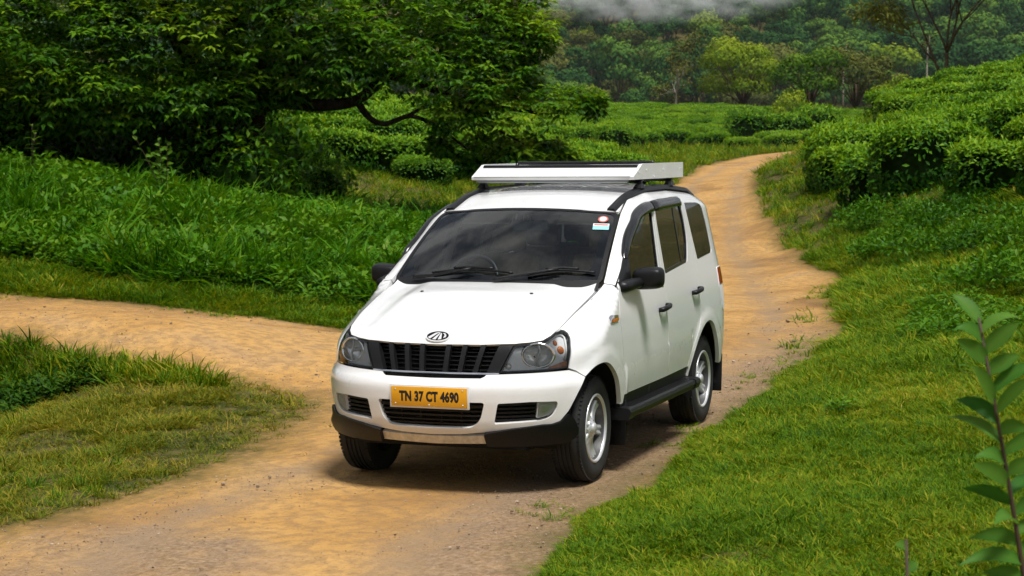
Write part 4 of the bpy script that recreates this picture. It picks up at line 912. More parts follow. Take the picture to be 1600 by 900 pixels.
def skin(s, z, shoulder=1.0):
    """outer skin of the body: s = metres round the plan from the middle of the nose, z = height"""
    s = np.asarray(s, float); z = np.asarray(z, float); sg = np.where(s >= 0, 1.0, -1.0); s = np.abs(s)
    w = np.interp(z, *WZ)
    pf = np.interp(s, _fs, _ph); pr = np.interp(s - SR, _rs, _ph)
    a = np.interp(z, *XF) - X0; top = 1 - .10 * sm((z - 1.0) / .8)
    xb = np.where(s <= SF, X0 + a * np.cos(pf).clip(0) ** (2 / NF), np.where(s <= SR, X0 - (s - SF), XR - (XR - XE) * np.sin(pr) ** (2 / NR) * top))
    k = np.where(s <= SF, np.sin(pf).clip(0) ** (2 / NF), np.where(s <= SR, 1.0, np.cos(pr).clip(0) ** (2 / NR)))
    w = w - .022 * sm((-1.2 - xb) / 1.2)
    zE = np.interp(xb, *EZ); yE = np.interp(xb, *EY)
    hr = np.interp(xb, [-3.5, -1.2, -.9, -.42, -.2, .1, .35], [.13, .13, .12, .05, .13, .22, .18])
    wE = np.interp(zE, *WZ); t = np.clip(1 - (zE - z) / hr, 0, None)
    dl = np.clip(wE * k - yE, 0, None) * sm((s - (SF - .75)) / .24) * shoulder
    y = (w + .020 * sm((.78 - z) / .12) * sm((SF + .05 - s) / .3)) * k - dl * t ** 2
    bp = 0
    for cx, cz, R, amt in ((0.0, .36, .43, .012), (-2.68, .36, .45, .012)):
        r = np.hypot(xb - cx, z - cz); bp = bp + amt * sm((R + .11 - r) / .09)
    y = y + bp * sm((s - (SF - .6)) / .25) * sm((SR + .3 - s) / .3)
    zc = .702 - .0425 * (xb + .448)
    fc = sm((-.40 - xb) / .03) * sm((xb + 2.25) / .12)
    y = y + fc * (.010 * sm((zc - z + .006) / .012) - .010 * sm((zc - z) / .28))
    return np.stack([xb, sg * y, z], -1)
def skin_g(s, z): return skin(s, z, 0.0)
def SX(x): return SF + X0 - x
BCZ = smooth_table([(-.6, 1.275), (-.3, 1.25), (0, 1.205), (.3, 1.118), (.5, 1.037), (.6, .982), (.66, .945), (.75, .88)], sig=.03)
BFY = np.array([0, .30, .496, .579, .653, .685, .702, .709, .715, .721, .726, .731, .735, .740, .745])
BFX = np.array([.655, .638, .590, .551, .497, .446, .388, .325, .268, .19, .10, -.01, -.11, -.24, -.36])
BFZ = np.array([.925, .928, .935, .943, .953, .978, 1.004, 0, 0, 0, 0, 0, 0, 0, 0]); BFZ[7:] = np.interp(BFX[7:], *EZ)
def bonnet_base(x, y):
    q = np.clip(np.abs(y) / np.interp(x, *EY), 0, 1.05); zc = np.interp(x, *BCZ); ez = np.interp(x, *EZ); dr = np.maximum(zc - ez, 0)
    return zc - dr * q ** 2.4
def bonnet_surf(y, b):
    y = np.asarray(y, float); b = np.asarray(b, float); ya = np.abs(y); q = np.clip(ya / .742, 0, 1.2)
    xf = np.interp(ya, BFY, BFX); xr = -.31 - .11 * q ** 2; x = xf + (xr - xf) * b
    ridge = .012 * (sm((.58 - ya - .05 * b) / .10) - .6) * sm((b - .03) / .15) * sm((.735 - ya) / .12)
    lip = (np.interp(ya, BFY, BFZ) - bonnet_base(xf, y)) * np.clip(1 - b * (xf + .35) / .085, 0, 1) ** 2 * (ya < .7085)
    return np.stack([x, y, bonnet_base(x, y) + ridge + lip], -1)
RCZ = smooth_table([(-3.8, 1.76), (-3.5, 1.80), (-3.0, 1.86), (-2.6, 1.88), (-2.2, 1.884), (-1.8, 1.868), (-1.4, 1.822), (-1.0, 1.722), (-.8, 1.66)], sig=.06)
REZ = smooth_table([(-3.8, 1.73), (-3.5, 1.765), (-3.0, 1.82), (-2.4, 1.852), (-1.8, 1.842), (-1.4, 1.79), (-1.09, 1.698), (-.8, 1.60)], sig=.06)
def roof_surf(y, x):
    y = np.asarray(y, float); x = np.asarray(x, float)
    yE = np.interp(x, *EY); zE = np.interp(x, *REZ); zc = np.interp(x, *RCZ)
    q = np.abs(y) / yE
    g = np.zeros_like(y)
    for yc in (-.36, -.18, 0, .18, .36): g = g + .006 * np.exp(-((y - yc) / .022) ** 2)
    g = g * sm((-1.55 - x) / .2) * sm((x + 3.3) / .2)
    return np.stack([x, y, zE + (zc - zE) * (1 - q ** 2.2) - g], -1)
def screen_surf(t, v):
    t = np.asarray(t, float); v = np.asarray(v, float); m = 1 - t * t
    b = np.stack([-.415 + .125 * m, .732 * t, 1.253 - .008 * m], -1); tp = np.stack([-1.09 + .10 * m, .651 * t, 1.687 + .033 * m], -1)
    return b + (tp - b) * v[..., None] + np.array([.54, 0, .84]) * (.08 * v * (1 - v))[..., None]
def tail_surf(y, z):
    y = np.asarray(y, float); z = np.asarray(z, float); w = np.interp(z, *WZ) - .022
    zE = 1.80; t = np.clip(1 - (zE - z) / .13, 0, None); w = w - .12 * t ** 2
    top = 1 - .10 * sm((z - 1.0) / .8)
    x = XR - (XR - XE) * np.clip(1 - (np.abs(y) / w).clip(0, 1) ** NR, 0, 1) ** (1 / NR) * top
    return np.stack([x, y, z], -1)

def inpoly(pts, poly):
    x, y = pts[:, 0], pts[:, 1]; r = np.zeros(len(pts), bool); n = len(poly)
    for i in range(n):
        x1, y1 = poly[i]; x2, y2 = poly[(i + 1) % n]
        c = ((y1 > y) != (y2 > y))
        if y1 != y2: r ^= c & (x < (x2 - x1) * (y - y1) / (y2 - y1) + x1)
    return r
def dens(poly, h):
    o = []
    for i in range(len(poly)):
        a = np.array(poly[i], float); b = np.array(poly[(i + 1) % len(poly)], float)
        n = max(1, int(math.ceil(np.linalg.norm(b - a) / h)))
        for k in range(n): o.append(a + (b - a) * k / n)
    return np.array(o)
def area2(p): return .5 * np.sum(p[:, 0] * np.roll(p[:, 1], -1) - np.roll(p[:, 0], -1) * p[:, 1])
def inset(p, d):
    p = np.asarray(p, float)
    if d == 0: return p
    sgn = 1 if area2(p) > 0 else -1
    e = np.roll(p, -1, 0) - p; e /= np.linalg.norm(e, axis=1)[:, None] + 1e-12
    nrm = np.stack([-e[:, 1], e[:, 0]], 1) * sgn; m = nrm + np.roll(nrm, 1, 0)
    l = np.linalg.norm(m, axis=1)[:, None]; m = m / np.maximum(l, .3); k = 1 / np.maximum((m * nrm).sum(1), .5)[:, None]
    return p + m * d * k
def rnd(poly, r, n=5):
    """round the corners of a polygon; r one number or one per corner"""
    o = []; m = len(poly); rr = r if hasattr(r, '__len__') else [r] * m
    for i in range(m):
        p = np.array(poly[i], float); a = np.array(poly[i - 1], float) - p; b = np.array(poly[(i + 1) % m], float) - p
        la, lb = np.linalg.norm(a), np.linalg.norm(b); d = min(rr[i], la * .48, lb * .48)
        if d < 1e-4: o.append(p); continue
        A = p + a / la * d; B = p + b / lb * d
        for k in range(n + 1):
            t = k / n; o.append((1 - t) ** 2 * A + 2 * t * (1 - t) * p + t * t * B)
    return [tuple(q) for q in o]
def catm(pts, k=6):
    """smooth open curve through points"""
    P_ = np.array(pts, float); P_ = np.vstack([2 * P_[0] - P_[1], P_, 2 * P_[-1] - P_[-2]]); o = []
    for i in range(1, len(P_) - 2):
        for j in range(k):
            t = j / k; a, b, c, d = P_[i - 1:i + 3]
            o.append(.5 * (2 * b + (c - a) * t + (2 * a - 5 * b + 4 * c - d) * t * t + (3 * b - a - 3 * c + d) * t ** 3))
    o.append(P_[-2]); return [tuple(q) for q in o]
def surf_frame(surf, u, v, flip=1):
    h = 1e-4
    p = surf(u, v); du = surf(u + h, v) - surf(u - h, v); dv = surf(u, v + h) - surf(u, v - h)
    n = np.cross(du, dv) * flip; n /= np.linalg.norm(n, axis=1)[:, None] + 1e-12
    return p, n
def panel(name, surf, outer, mat, parent, holes=(), off=0.0, flange=.015, grid=.035, gap=0.0, flip=1, mirror=False, h=.025, su=1.0, sv=1.0, dish=0.0, offfn=None, lines=(), **props):
    """a sheet-metal, plastic or glass piece cut out of a smooth surface, with returned edges"""
    loops = [inset(dens(outer, h), gap)] + [dens(q, h) for q in holes]
    pts = np.vstack(loops); edges = []; b = 0
    for lp in loops:
        n = len(lp); edges += [(b + i, b + (i + 1) % n) for i in range(n)]; b += n
    lo = loops[0].min(0); hi = loops[0].max(0)
    gx, gy = np.meshgrid(np.arange(lo[0] + grid * .5, hi[0], grid), np.arange(lo[1] + grid * .43, hi[1], grid))
    g = np.stack([gx.ravel(), gy.ravel()], 1)
    if len(g):
        ok = inpoly(g, loops[0])
        for lp in loops[1:]: ok &= ~inpoly(g, lp)
        g = g[ok]
        if len(g):
            dmin = np.full(len(g), 9.)
            for i in range(0, len(pts), 400): dmin = np.minimum(dmin, np.sqrt(((g[:, None] - pts[None, i:i + 400]) ** 2).sum(-1)).min(1))
            g = g[dmin > grid * .45]
    for ln in lines:
        ln = np.asarray(ln, float)
        if len(g): g = g[np.sqrt(((g[:, None] - ln[None]) ** 2).sum(-1)).min(1) > .012]
        ok = inpoly(ln, loops[0])
        for i in range(len(ln)):
            if ok[i] and np.sqrt(((pts - ln[i]) ** 2).sum(1)).min() < .008: ok[i] = False
        g = np.vstack([g, ln[ok]])
    allp = np.vstack([pts, g]) if len(g) else pts
    r = mgeo.delaunay_2d_cdt([Vector((p[0], p[1])) for p in allp], edges, [], 0, 1e-6)
    V2 = np.array([(v.x, v.y) for v in r[0]]); F = np.array([f for f in r[2] if len(f) == 3])
    cen = V2[F].mean(1); ok = inpoly(cen, loops[0])
    for lp in loops[1:]: ok &= ~inpoly(cen, lp)
    F = F[ok]
    p3, n3 = surf_frame(surf, V2[:, 0] * su, V2[:, 1] * sv, flip)
    o_ = off if offfn is None else off + offfn(V2)
    p3 = p3 + n3 * (np.asarray(o_)[..., None] if np.ndim(o_) else o_)
    # orient faces along normals
    fn = np.cross(p3[F[:, 1]] - p3[F[:, 0]], p3[F[:, 2]] - p3[F[:, 0]]); bad = (fn * n3[F[:, 0]]).sum(1) < 0
    F[bad] = F[bad][:, ::-1]
    verts = [p3]; norms = [n3]; faces = [F]
    if flange:
        ec = {}
        for t in F:
            for i in range(3): ec[(t[i], t[(i + 1) % 3])] = 1
        be = np.array([e for e in ec if (e[1], e[0]) not in ec])
        nb = len(p3); a = p3[be[:, 0]]; c = p3[be[:, 1]]; na = n3[be[:, 0]]; nc = n3[be[:, 1]]
        m = len(be); on = np.cross(c - a, na); on /= np.linalg.norm(on, axis=1)[:, None] + 1e-12
        verts.append(np.vstack([a, c, a - na * flange, c - nc * flange])); norms.append(np.vstack([on] * 4))
        i = np.arange(m) + nb
        faces.append(np.vstack([np.stack([i + m, i, i + 2 * m], 1), np.stack([i + m, i + 2 * m, i + 3 * m], 1)]))
    v = np.vstack(verts); nn = np.vstack(norms); f = np.vstack(faces)
    if mirror: v = v * [1, -1, 1]; nn = nn * [1, -1, 1]; f = f[:, ::-1]
    return link(name, fastmesh(name, v, f, nn), mat, parent, **props)
def both(name, *a, **k):
    o1 = panel(name, *a, **k); o2 = panel(name, *a, mirror=True, **k); return o1, o2

# ---- materials
PAINT = pmat('white_paint', (.82, .82, .82), .24, coat=1.0, var=.015, vscale=2)
_N, _L = nodes_of(PAINT)   # tan tint broken up by noise, stronger towards the lower panels
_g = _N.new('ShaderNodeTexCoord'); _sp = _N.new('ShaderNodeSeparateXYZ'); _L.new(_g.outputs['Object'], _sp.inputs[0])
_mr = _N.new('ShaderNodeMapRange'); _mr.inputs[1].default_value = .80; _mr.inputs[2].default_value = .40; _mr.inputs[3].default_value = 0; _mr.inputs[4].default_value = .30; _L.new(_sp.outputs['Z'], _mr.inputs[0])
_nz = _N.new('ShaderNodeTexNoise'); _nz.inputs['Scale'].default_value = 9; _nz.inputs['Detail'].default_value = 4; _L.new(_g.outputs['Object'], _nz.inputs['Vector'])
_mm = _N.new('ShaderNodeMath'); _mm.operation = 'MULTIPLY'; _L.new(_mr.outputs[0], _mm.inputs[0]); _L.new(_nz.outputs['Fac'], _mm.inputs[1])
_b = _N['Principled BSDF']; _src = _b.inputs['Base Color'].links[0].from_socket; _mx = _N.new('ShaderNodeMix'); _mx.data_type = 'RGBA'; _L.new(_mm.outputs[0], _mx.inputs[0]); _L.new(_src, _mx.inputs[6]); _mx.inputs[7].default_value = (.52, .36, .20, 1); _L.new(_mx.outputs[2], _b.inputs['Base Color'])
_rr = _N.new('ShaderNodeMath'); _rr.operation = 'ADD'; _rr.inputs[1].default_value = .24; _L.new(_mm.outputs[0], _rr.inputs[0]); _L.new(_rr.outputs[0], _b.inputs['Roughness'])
BLACKP = pmat('black_plastic', (.008, .008, .009), .42, spec=.3, var=.15, vscale=30, bump=.05, bscale=500)
GLOSSB = pmat('gloss_black', (.008, .008, .009), .16, coat=.3)
SATINB = pmat('satin_black_slats', (.010, .010, .011), .36, spec=.35, var=.1, vscale=20)
DARK = pmat('dark_void', (.004, .004, .004), .9, var=.1)
RUBBER = pmat('tyre_rubber', (.014, .014, .0135), .78, var=.25, vscale=18, bump=.15, bscale=260)
ALLOY = pmat('alloy_silver', (.80, .80, .81), .32, metal=.6, var=.05, vscale=14)
BARREL = pmat('rim_barrel_grey', (.10, .10, .10), .45, metal=.5, var=.1)
CHROME = pmat('chrome', (.80, .80, .82), .08, metal=1.0)
DCHROME = pmat('lamp_housing_grey', (.74, .75, .76), .26, metal=.2, var=.1)
AMBER = pmat('amber_lens', (.55, .14, .01), .18, coat=.5, var=.1, vscale=40)
REDL = pmat('red_lens', (.35, .012, .01), .15, coat=.5)
SILVERP = pmat('dusty_silver_paint', (.62, .59, .54), .45, metal=.2, var=.2, vscale=25)
YELLOW = pmat('plate_yellow', (.80, .38, .012), .42, coat=.2, var=.05, vscale=12)
INK = pmat('plate_black_ink', (.01, .01, .01), .5)
TRIMB = pmat('beige_trim', (.50, .46, .38), .8, var=.1, vscale=10)
DASHM = pmat('grey_dashboard', (.20, .21, .22), .7, var=.1, vscale=20)
SEATM = pmat('beige_seat_cloth', (.42, .33, .23), .9, var=.15, vscale=30, bump=.2)
WHITEA = pmat('white_carrier_aluminium', (.78, .78, .77), .35, coat=.3, var=.03, vscale=6)
GREYA = pmat('grey_carrier_rail', (.30, .31, .33), .3, metal=.7, var=.05)
WHITEP = pmat('white_plastic', (.75, .75, .74), .4, var=.03)
def glassmat(name, tint, refl=1.0, rough=0.0):
    m = bpy.data.materials.new(name); N, L = nodes_of(m); N.remove(N['Principled BSDF'])
    o = N['Material Output']; mx_ = N.new('ShaderNodeMixShader'); fr = N.new('ShaderNodeFresnel'); fr.inputs['IOR'].default_value = 1.5
    tr = N.new('ShaderNodeBsdfTransparent'); tr.inputs[0].default_value = (*tint, 1); gl = N.new('ShaderNodeBsdfGlossy'); gl.inputs['Roughness'].default_value = rough
    mu = N.new('ShaderNodeMath'); mu.operation = 'MULTIPLY'; mu.inputs[1].default_value = refl; mu.use_clamp = True
    n = N.new('ShaderNodeTexNoise'); n.inputs['Scale'].default_value = 3; tcn = N.new('ShaderNodeTexCoord'); L.new(tcn.outputs['Object'], n.inputs['Vector'])
    mr = N.new('ShaderNodeMapRange'); mr.inputs[3].default_value = rough; mr.inputs[4].default_value = rough + .02; L.new(n.outputs['Fac'], mr.inputs[0]); L.new(mr.outputs[0], gl.inputs['Roughness'])
    L.new(fr.outputs[0], mu.inputs[0]); L.new(mu.outputs[0], mx_.inputs[0]); L.new(tr.outputs[0], mx_.inputs[1]); L.new(gl.outputs[0], mx_.inputs[2]); L.new(mx_.outputs[0], o.inputs['Surface'])
    return m
GLASSW = glassmat('windscreen_glass', (.84, .91, .92), 2.0)
GLASSF = glassmat('front_door_glass', (.80, .87, .82), 1.3)
GLASSS = glassmat('tinted_side_glass', (.20, .23, .21), 1.5)
LENS = glassmat('clear_lamp_lens', (.96, .97, .97), 1.0)
SILVERM = pmat('silver_mark', (.82, .82, .83), .25, metal=.3)
FRIT = pmat('black_glass_border', (.006, .006, .007), .10, coat=.4)
# reflector with ribs
REFL = pmat('lamp_reflector', (.97, .97, .98), .14, metal=.4)

van = empty('passenger_van', (0, 0, 0), label='white people carrier with yellow number plate and white roof carrier on dirt road', category='car')

# ---- bonnet
bonnet_poly = [(y, 0.0) for y in np.concatenate([-BFY[1:14][::-1], BFY[:14]])] + [(.7405, .6)] + catm([(.72, 1.0), (0, 1.0), (-.72, 1.0)], 6) + [(-.7405, .6)]
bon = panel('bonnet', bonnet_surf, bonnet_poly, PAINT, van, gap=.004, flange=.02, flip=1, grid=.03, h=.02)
for sy in (-1, 1):
    p, n = surf_frame(bonnet_surf, np.array([sy * .386]), np.array([.695]), 1)
    nz = MB(); nz.lathe([(0, .008), (.009, .007), (.013, 0), (.013, -.004)], 12, 'z'); o = nz.build('washer_nozzle', BLACKP, bon); o.location = p[0]
# ---- bumper
half = [(0, .372), (.20, .380), (.346, .396), (.518, .421), (.703, .440), (.770, .440), (.825, .455), (.879, .515), (.943, .626), (1.003, .716), (.936, .752), (.878, .769), (.663, .763), (.427, .757), (.345, .754), (.335, .742), (.315, .733), (0, .730)]
full = half + [(-s, z) for s, z in half[::-1]][1:-1]
fog_open = rnd([(.432, .580), (.625, .588), (.803, .583), (.797, .527), (.757, .484), (.685, .466), (.410, .450)], [.012, 0, .02, .03, .04, .03, .015])
low_half = [(.352, .586), (.329, .487), (.300, .447), (.270, .428), (.222, .422), (0, .418)]
low_open = [(s, z) for s, z in low_half] + [(-s, z) for s, z in low_half[::-1]][1:]
low_open = rnd(low_open, .02, 3)
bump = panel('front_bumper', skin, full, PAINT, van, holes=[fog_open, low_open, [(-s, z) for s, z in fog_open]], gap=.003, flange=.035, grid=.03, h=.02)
# lower grille and fog openings
def strip(pts, off, depth, wz, mat, name, parent, surf=skin, mirror=False):
    """a bar following the skin between s values at height z; pts list of (s, z)"""
    up = [(s, z + wz / 2) for s, z in pts]; dn = [(s, z - wz / 2) for s, z in pts[::-1]]
    return panel(name, surf, up + dn, mat, parent, off=off, flange=depth, grid=.2, h=.04, mirror=mirror)
panel('intake_backing', skin, inset(np.array(low_open), -.02), DARK, bump, off=-.055, flange=0, grid=.08)
for z, wd in ((.555, .018), (.525, .010), (.497, .012), (.466, .010), (.440, .010)):
    wv = np.interp(z, [.418, .44, .487, .586], [.22, .295, .326, .35])
    strip([(-wv, z), (wv, z)], -.022, .02, wd, BLACKP if z != .497 else SATINB, 'intake_bar', bump)
for s in (-.2, -.07, .07, .2):
    panel('intake_bar', skin, [(s - .004, .425), (s + .004, .425), (s + .004, .58), (s - .004, .58)], BLACKP, bump, off=-.03, flange=.01, grid=.2)
for mi in (False, True):
    panel('intake_backing', skin, inset(np.array(fog_open), -.02), DARK, bump, off=-.06, flange=0, grid=.08, mirror=mi)
    for z in (.565, .540, .515, .490, .468):
        strip([(.41, z), (.675, z + .004)], -.03, .02, .013, BLACKP, 'intake_bar', bump, mirror=mi)
    fl = panel('fog_lamp', skin, rnd([(.680, .579), (.795, .578), (.789, .535), (.770, .508), (.742, .492), (.672, .478)], [.01, .012, .02, .02, .02, .012]), DCHROME, van, off=-.016, flange=.03, mirror=mi)
    panel('reflector', skin, rnd([(.700, .560), (.765, .560), (.757, .518), (.695, .505)], .012), REFL, fl, off=-.010, flange=.004, mirror=mi, grid=.012)
    panel('lens', skin, rnd([(.684, .575), (.791, .574), (.784, .535), (.766, .511), (.74, .496), (.676, .483)], .012), LENS, fl, off=-.004, flange=.01, mirror=mi)
    # corner pad
    panel('bumper_corner_pad', skin, rnd([(.347, .400), (.518, .423), (.703, .441), (.775, .441), (.830, .456), (.868, .50), (.91, .47), (.94, .42), (.93, .36), (.86, .325), (.60, .312), (.358, .318)], [.01, 0, 0, .02, .02, .015, .02, .03, .04, .03, .02, .015]), BLACKP, van, mirror=mi, flange=.06, offfn=lambda V: .012 + .022 * sm((.435 - V[:, 1]) / .05) * sm((V[:, 1] - .29) / .05))
panel('bumper_skid_strip', skin, [(-.36, .376), (-.2, .370), (0, .366), (.2, .370), (.36, .376), (.365, .322), (0, .312), (-.365, .322)], SILVERP, van, off=.002, flange=.05)
under = MB(); under.box((-.9, 0, .33), (2.9, 1.2, .10)); under.box((.38, 0, .36), (.45, 1.15, .16)); under.box((-2.9, 0, .40), (1.0, 1.3, .12)); under.build('underbody', DARK, van)
# ---- number plate
pl = MB(); pl.box((0, 0, 0), (.012, .532, .146), bev=.004)
plate = pl.build('number_plate', WHITEP, van); plate.location = (.786, .010, .6155); plate.rotation_euler = (0, math.radians(2), 0)
pb = MB(); pb.box((.008, 0, 0), (.004, .508, .122), bev=.0015); pb.build('plate_face', YELLOW, plate)
for sy, sz in ((-.225, .045), (.225, .045), (-.225, -.045), (.225, -.045), (0, -.05)):
    fr_ = MB(); fr_.lathe([(0, .012), (.004, .0118), (.005, .009)], 10, 'x', (0, sy, sz)); fr_.build('screw', DCHROME, plate)
def text_mesh(name, body, size, mat, parent, loc, rot, bold=0.0, ext=.001, sx=1.0):
    cu = bpy.data.curves.new(name, 'FONT'); cu.body = body; cu.size = size; cu.align_x = 'CENTER'; cu.align_y = 'CENTER'; cu.bevel_depth = bold; cu.bevel_resolution = 0; cu.extrude = ext; cu.space_character = 1.06
    tmp = bpy.data.objects.new('tmp', cu); COL.objects.link(tmp)
    dg = bpy.context.evaluated_depsgraph_get(); me = bpy.data.meshes.new_from_object(tmp.evaluated_get(dg))
    bpy.data.objects.remove(tmp, do_unlink=True); bpy.data.curves.remove(cu)
    o = link(name, me, mat, parent); o.location = loc; o.rotation_euler = rot; o.scale = (sx, 1, .12); return o
text_mesh('registration_number', 'TN 37 CT 4690', .082, INK, plate, (.0104, 0, -.001), (math.pi / 2, 0, math.pi / 2), bold=.0046, ext=.0002, sx=.70)
# ---- grille
gback = [(-.46, .752), (.46, .752), (.50, .94), (-.50, .94)]
gr = panel('radiator_grille', skin, gback, DARK, van, off=-.075, flange=0, grid=.05)
for z in (.785, .813, .841, .869, .897, .922):
    strip([(-.40, z), (.40, z)], -.045, .03, .007, BLACKP, 'crossbar', gr)
for s0, s1 in ((.079, .087), (.176, .195), (.273, .313)):
    for mi in (False, True):
        panel('slat', skin, [(s0 - .017, .764), (s0 + .014, .764), (s1 + .017, .930), (s1 - .014, .930)], SATINB, gr, off=-.006, flange=.035, grid=.03, mirror=mi)
for mi in (False, True):
    panel('side_panel', skin, [(.347, .764), (.424, .764), (.500, .931), (.412, .930)], SATINB, gr, off=-.004, flange=.04, mirror=mi)
strip([(-.425, .758), (.425, .758)], .001, .03, .010, CHROME, 'chrome_strip', gr)
panel('slot_backing', skin, [(-.345, .722), (.345, .722), (.345, .757), (-.345, .757)], DARK, gr, off=-.03, flange=0, grid=.05)
# emblem on the bonnet lip
p, n = surf_frame(bonnet_surf, np.array([0.0]), np.array([.047]), 1); p = p[0]; n = n[0]
zx = np.array([0, 1.0, 0]); uy = np.cross(n, zx); uy /= np.linalg.norm(uy)
EM = Matrix(((zx[0], uy[0], n[0], p[0]), (zx[1], uy[1], n[1], p[1]), (zx[2], uy[2], n[2], p[2]), (0, 0, 0, 1)))
def ell(rx, ry, n=40): return [(rx * math.cos(2 * math.pi * k / n), ry * math.sin(2 * math.pi * k / n)) for k in range(n)]
def eprism(polys, lo, hi, name, mat, parent):
    m = MB()
    for q in polys: m.prism(q, lo, hi, 'z')
    return m.build(name, mat, parent)
emb = eprism([ell(.082, .047)], -.012, .008, 'emblem', SILVERM, van); emb.matrix_world = EM
eprism([ell(.073, .039)], .008, .0095, 'emblem_field', GLOSSB, emb)
eprism([[(-.062, -.016), (-.045, -.028), (-.005, .020), (.012, .026), (.002, .029), (-.022, .022)],
        [(-.028, -.033), (-.006, -.035), (.012, .022), (.006, .022)],
        [(.010, -.035), (.032, -.030), (.022, .020), (.016, .024)],
        [(.026, .022), (.038, .016), (.046, .002), (.042, -.02), (.058, -.012), (.056, .006), (.044, .021)]], .0095, .0125, 'emblem_mark', SILVERM, emb)
# ---- headlights
HL = [(.427, .764), (.447, .805), (.478, .871), (.503, .932), (.594, .939), (.684, .949), (.731, .973), (.810, 1.001), (.874, 1.007), (.916, 1.002), (.935, .986), (.933, .958), (.910, .914), (.883, .822), (.876, .777), (.663, .769)]
for mi, lb in ((False, None), (True, None)):
    sy = -1 if mi else 1
    hl = panel('headlight', skin, HL, GLOSSB, van, off=-.075, flange=0, grid=.03, mirror=mi)
    # housing rim
    rim_o = dens(HL, .02); rim_i = inset(rim_o, .012)
    panel('lamp_rim', skin, HL, GLOSSB, hl, holes=[[tuple(q) for q in rim_i]], off=-.004, flange=.07, grid=.02, gap=.002, mirror=mi)
    panel('inner_bezel', skin, [tuple(q) for q in inset(rim_o, .010)], DCHROME, hl, off=-.030, flange=0, grid=.03, mirror=mi,
          holes=[[(.662 + .100 * math.cos(t), .864 + .070 * math.sin(t)) for t in np.arange(0, 2 * math.pi, .3)]])
    panel('turn_signal', skin, rnd([(.735, .783), (.752, .796), (.868, .827), (.868, .782)], .004), AMBER, hl, off=-.010, flange=.02, grid=.02, mirror=mi)
    c = skin(np.array([.662]), np.array([.864]))[0] * [1, sy, 1]
    ax = Vector((.93, .36 * sy, .02)).normalized(); q = ax.to_track_quat('Z', 'Y').to_matrix().to_4x4()
    def dishobj(prof, name, mat, depth, sx=1.0, n=40):
        m = MB(); m.lathe(prof, n, 'z'); o = m.build(name, mat, hl, recalc=False)
        o.matrix_world = Matrix.Translation(Vector(c) - ax * depth) @ q @ Matrix.Diagonal((1.20, .90, 1, 1)); return o
    rf = dishobj([(.001, -.045), (.022, -.042), (.048, -.032), (.065, -.018), (.076, 0)], 'reflector', REFL, .030, n=14)
    for pz in rf.data.polygons: pz.use_smooth = False
    dishobj([(.074, -.004), (.076, .008), (.083, .012), (.090, .006), (.092, -.02)], 'reflector_ring', CHROME, .026)
    dishobj([(.001, .012), (.012, .010), (.016, 0), (.017, -.055)], 'bulb_cap', DCHROME, .034)
    for t in (.0,):
        m = MB(); m.tube([(0, .066, -.005), (.012, .03, .002), (0, 0, .005), (-.010, -.03, .002), (0, -.066, -.005)], .007, 6); o = m.build('bulb_shield', DCHROME, hl); o.matrix_world = Matrix.Translation(Vector(c) - ax * .026) @ q
    tp = catm([(.69, .940), (.757, .966), (.863, .991), (.903, .980), (.900, .948), (.860, .832)], 6)
    pts, nn = surf_frame(skin, np.array([a for a, b in tp]), np.array([b for a, b in tp])); pts = (pts - nn * .022) * [1, sy, 1]
    m = MB(); m.tube(pts, .0065, 6); m.build('light_guide', WHITEP, hl)
    for (s_, z_, r_) in ((.845, .90, .028), (.480, .805, .022), (.815, .945, .02)):
        pc, nc = surf_frame(skin, np.array([s_]), np.array([z_])); m = MB()
        m.lathe([(r_, 0), (r_ * .9, .006), (r_ * .6, .012), (.001, .014)], 14, 'z'); o = m.build('indicator_bulb', AMBER if s_ > .6 else REFL, hl)
        o.matrix_world = Matrix.Translation(Vector((pc[0] - nc[0] * .034) * [1, sy, 1])) @ Vector(nc[0] * [1, sy, 1]).to_track_quat('Z', 'Y').to_matrix().to_4x4()
    panel('lamp_lens', skin, [tuple(q) for q in inset(rim_o, .006)], LENS, hl, off=-.001, flange=0, grid=.03, mirror=mi)
# ---- fenders, doors, body sides
def Etop(s, d=.003):
    s = np.asarray(s, float); x = np.where(s <= SF, skin(s, np.full_like(s, 1.0))[:, 0], X0 - (s - SF))
    for _ in range(6):
        z = np.interp(x, *EZ); x = skin(s, z)[:, 0]
    return list(zip(s, np.interp(x, *EZ) - d))
archF = catm([(1.003, .716), (1.022, .728), (1.08, .757), (1.153, .776), (1.264, .778), (1.378, .747), (1.492, .680), (1.564, .606), (1.625, .49), (1.632, .46)], 5)
archR = catm([(3.46, .44), (3.48, .489), (3.58, .62), (3.72, .726), (3.86, .792), (3.99, .812), (4.11, .785), (4.21, .705), (4.29, .6), (4.35, .49), (4.37, .44)], 5)
seamF = catm([(1.732, 1.240), (1.700, 1.16), (1.655, 1.043), (1.668, .89), (1.692, .727), (1.698, .515)], 6)
hl_out = [(.876, .777), (.883, .822), (.910, .914), (.933, .958), (.935, .986), (.916, 1.002), (.880, 1.008)]
fend = hl_out + Etop(np.linspace(.885, 1.715, 26)) + seamF + [(1.68, .46)] + archF[::-1] + [(.936, .755)]
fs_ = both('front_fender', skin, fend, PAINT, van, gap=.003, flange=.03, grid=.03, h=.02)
door1_top = catm([(1.742, 1.238), (1.90, 1.325), (2.040, 1.408), (2.175, 1.502), (2.317, 1.594), (2.46, 1.66), (2.604, 1.708), (2.768, 1.740), (2.973, 1.754)], 5)
door1 = [(1.698, .515), (1.692, .727), (1.668, .89), (1.655, 1.043), (1.700, 1.16)] + door1_top + [(2.955, 1.72), (2.905, 1.60), (2.845, 1.40), (2.822, 1.25), (2.805, 1.0), (2.79, .78), (2.80, .515)]
door1 = [tuple(q) for q in inset(dens(door1, .03), 0)]
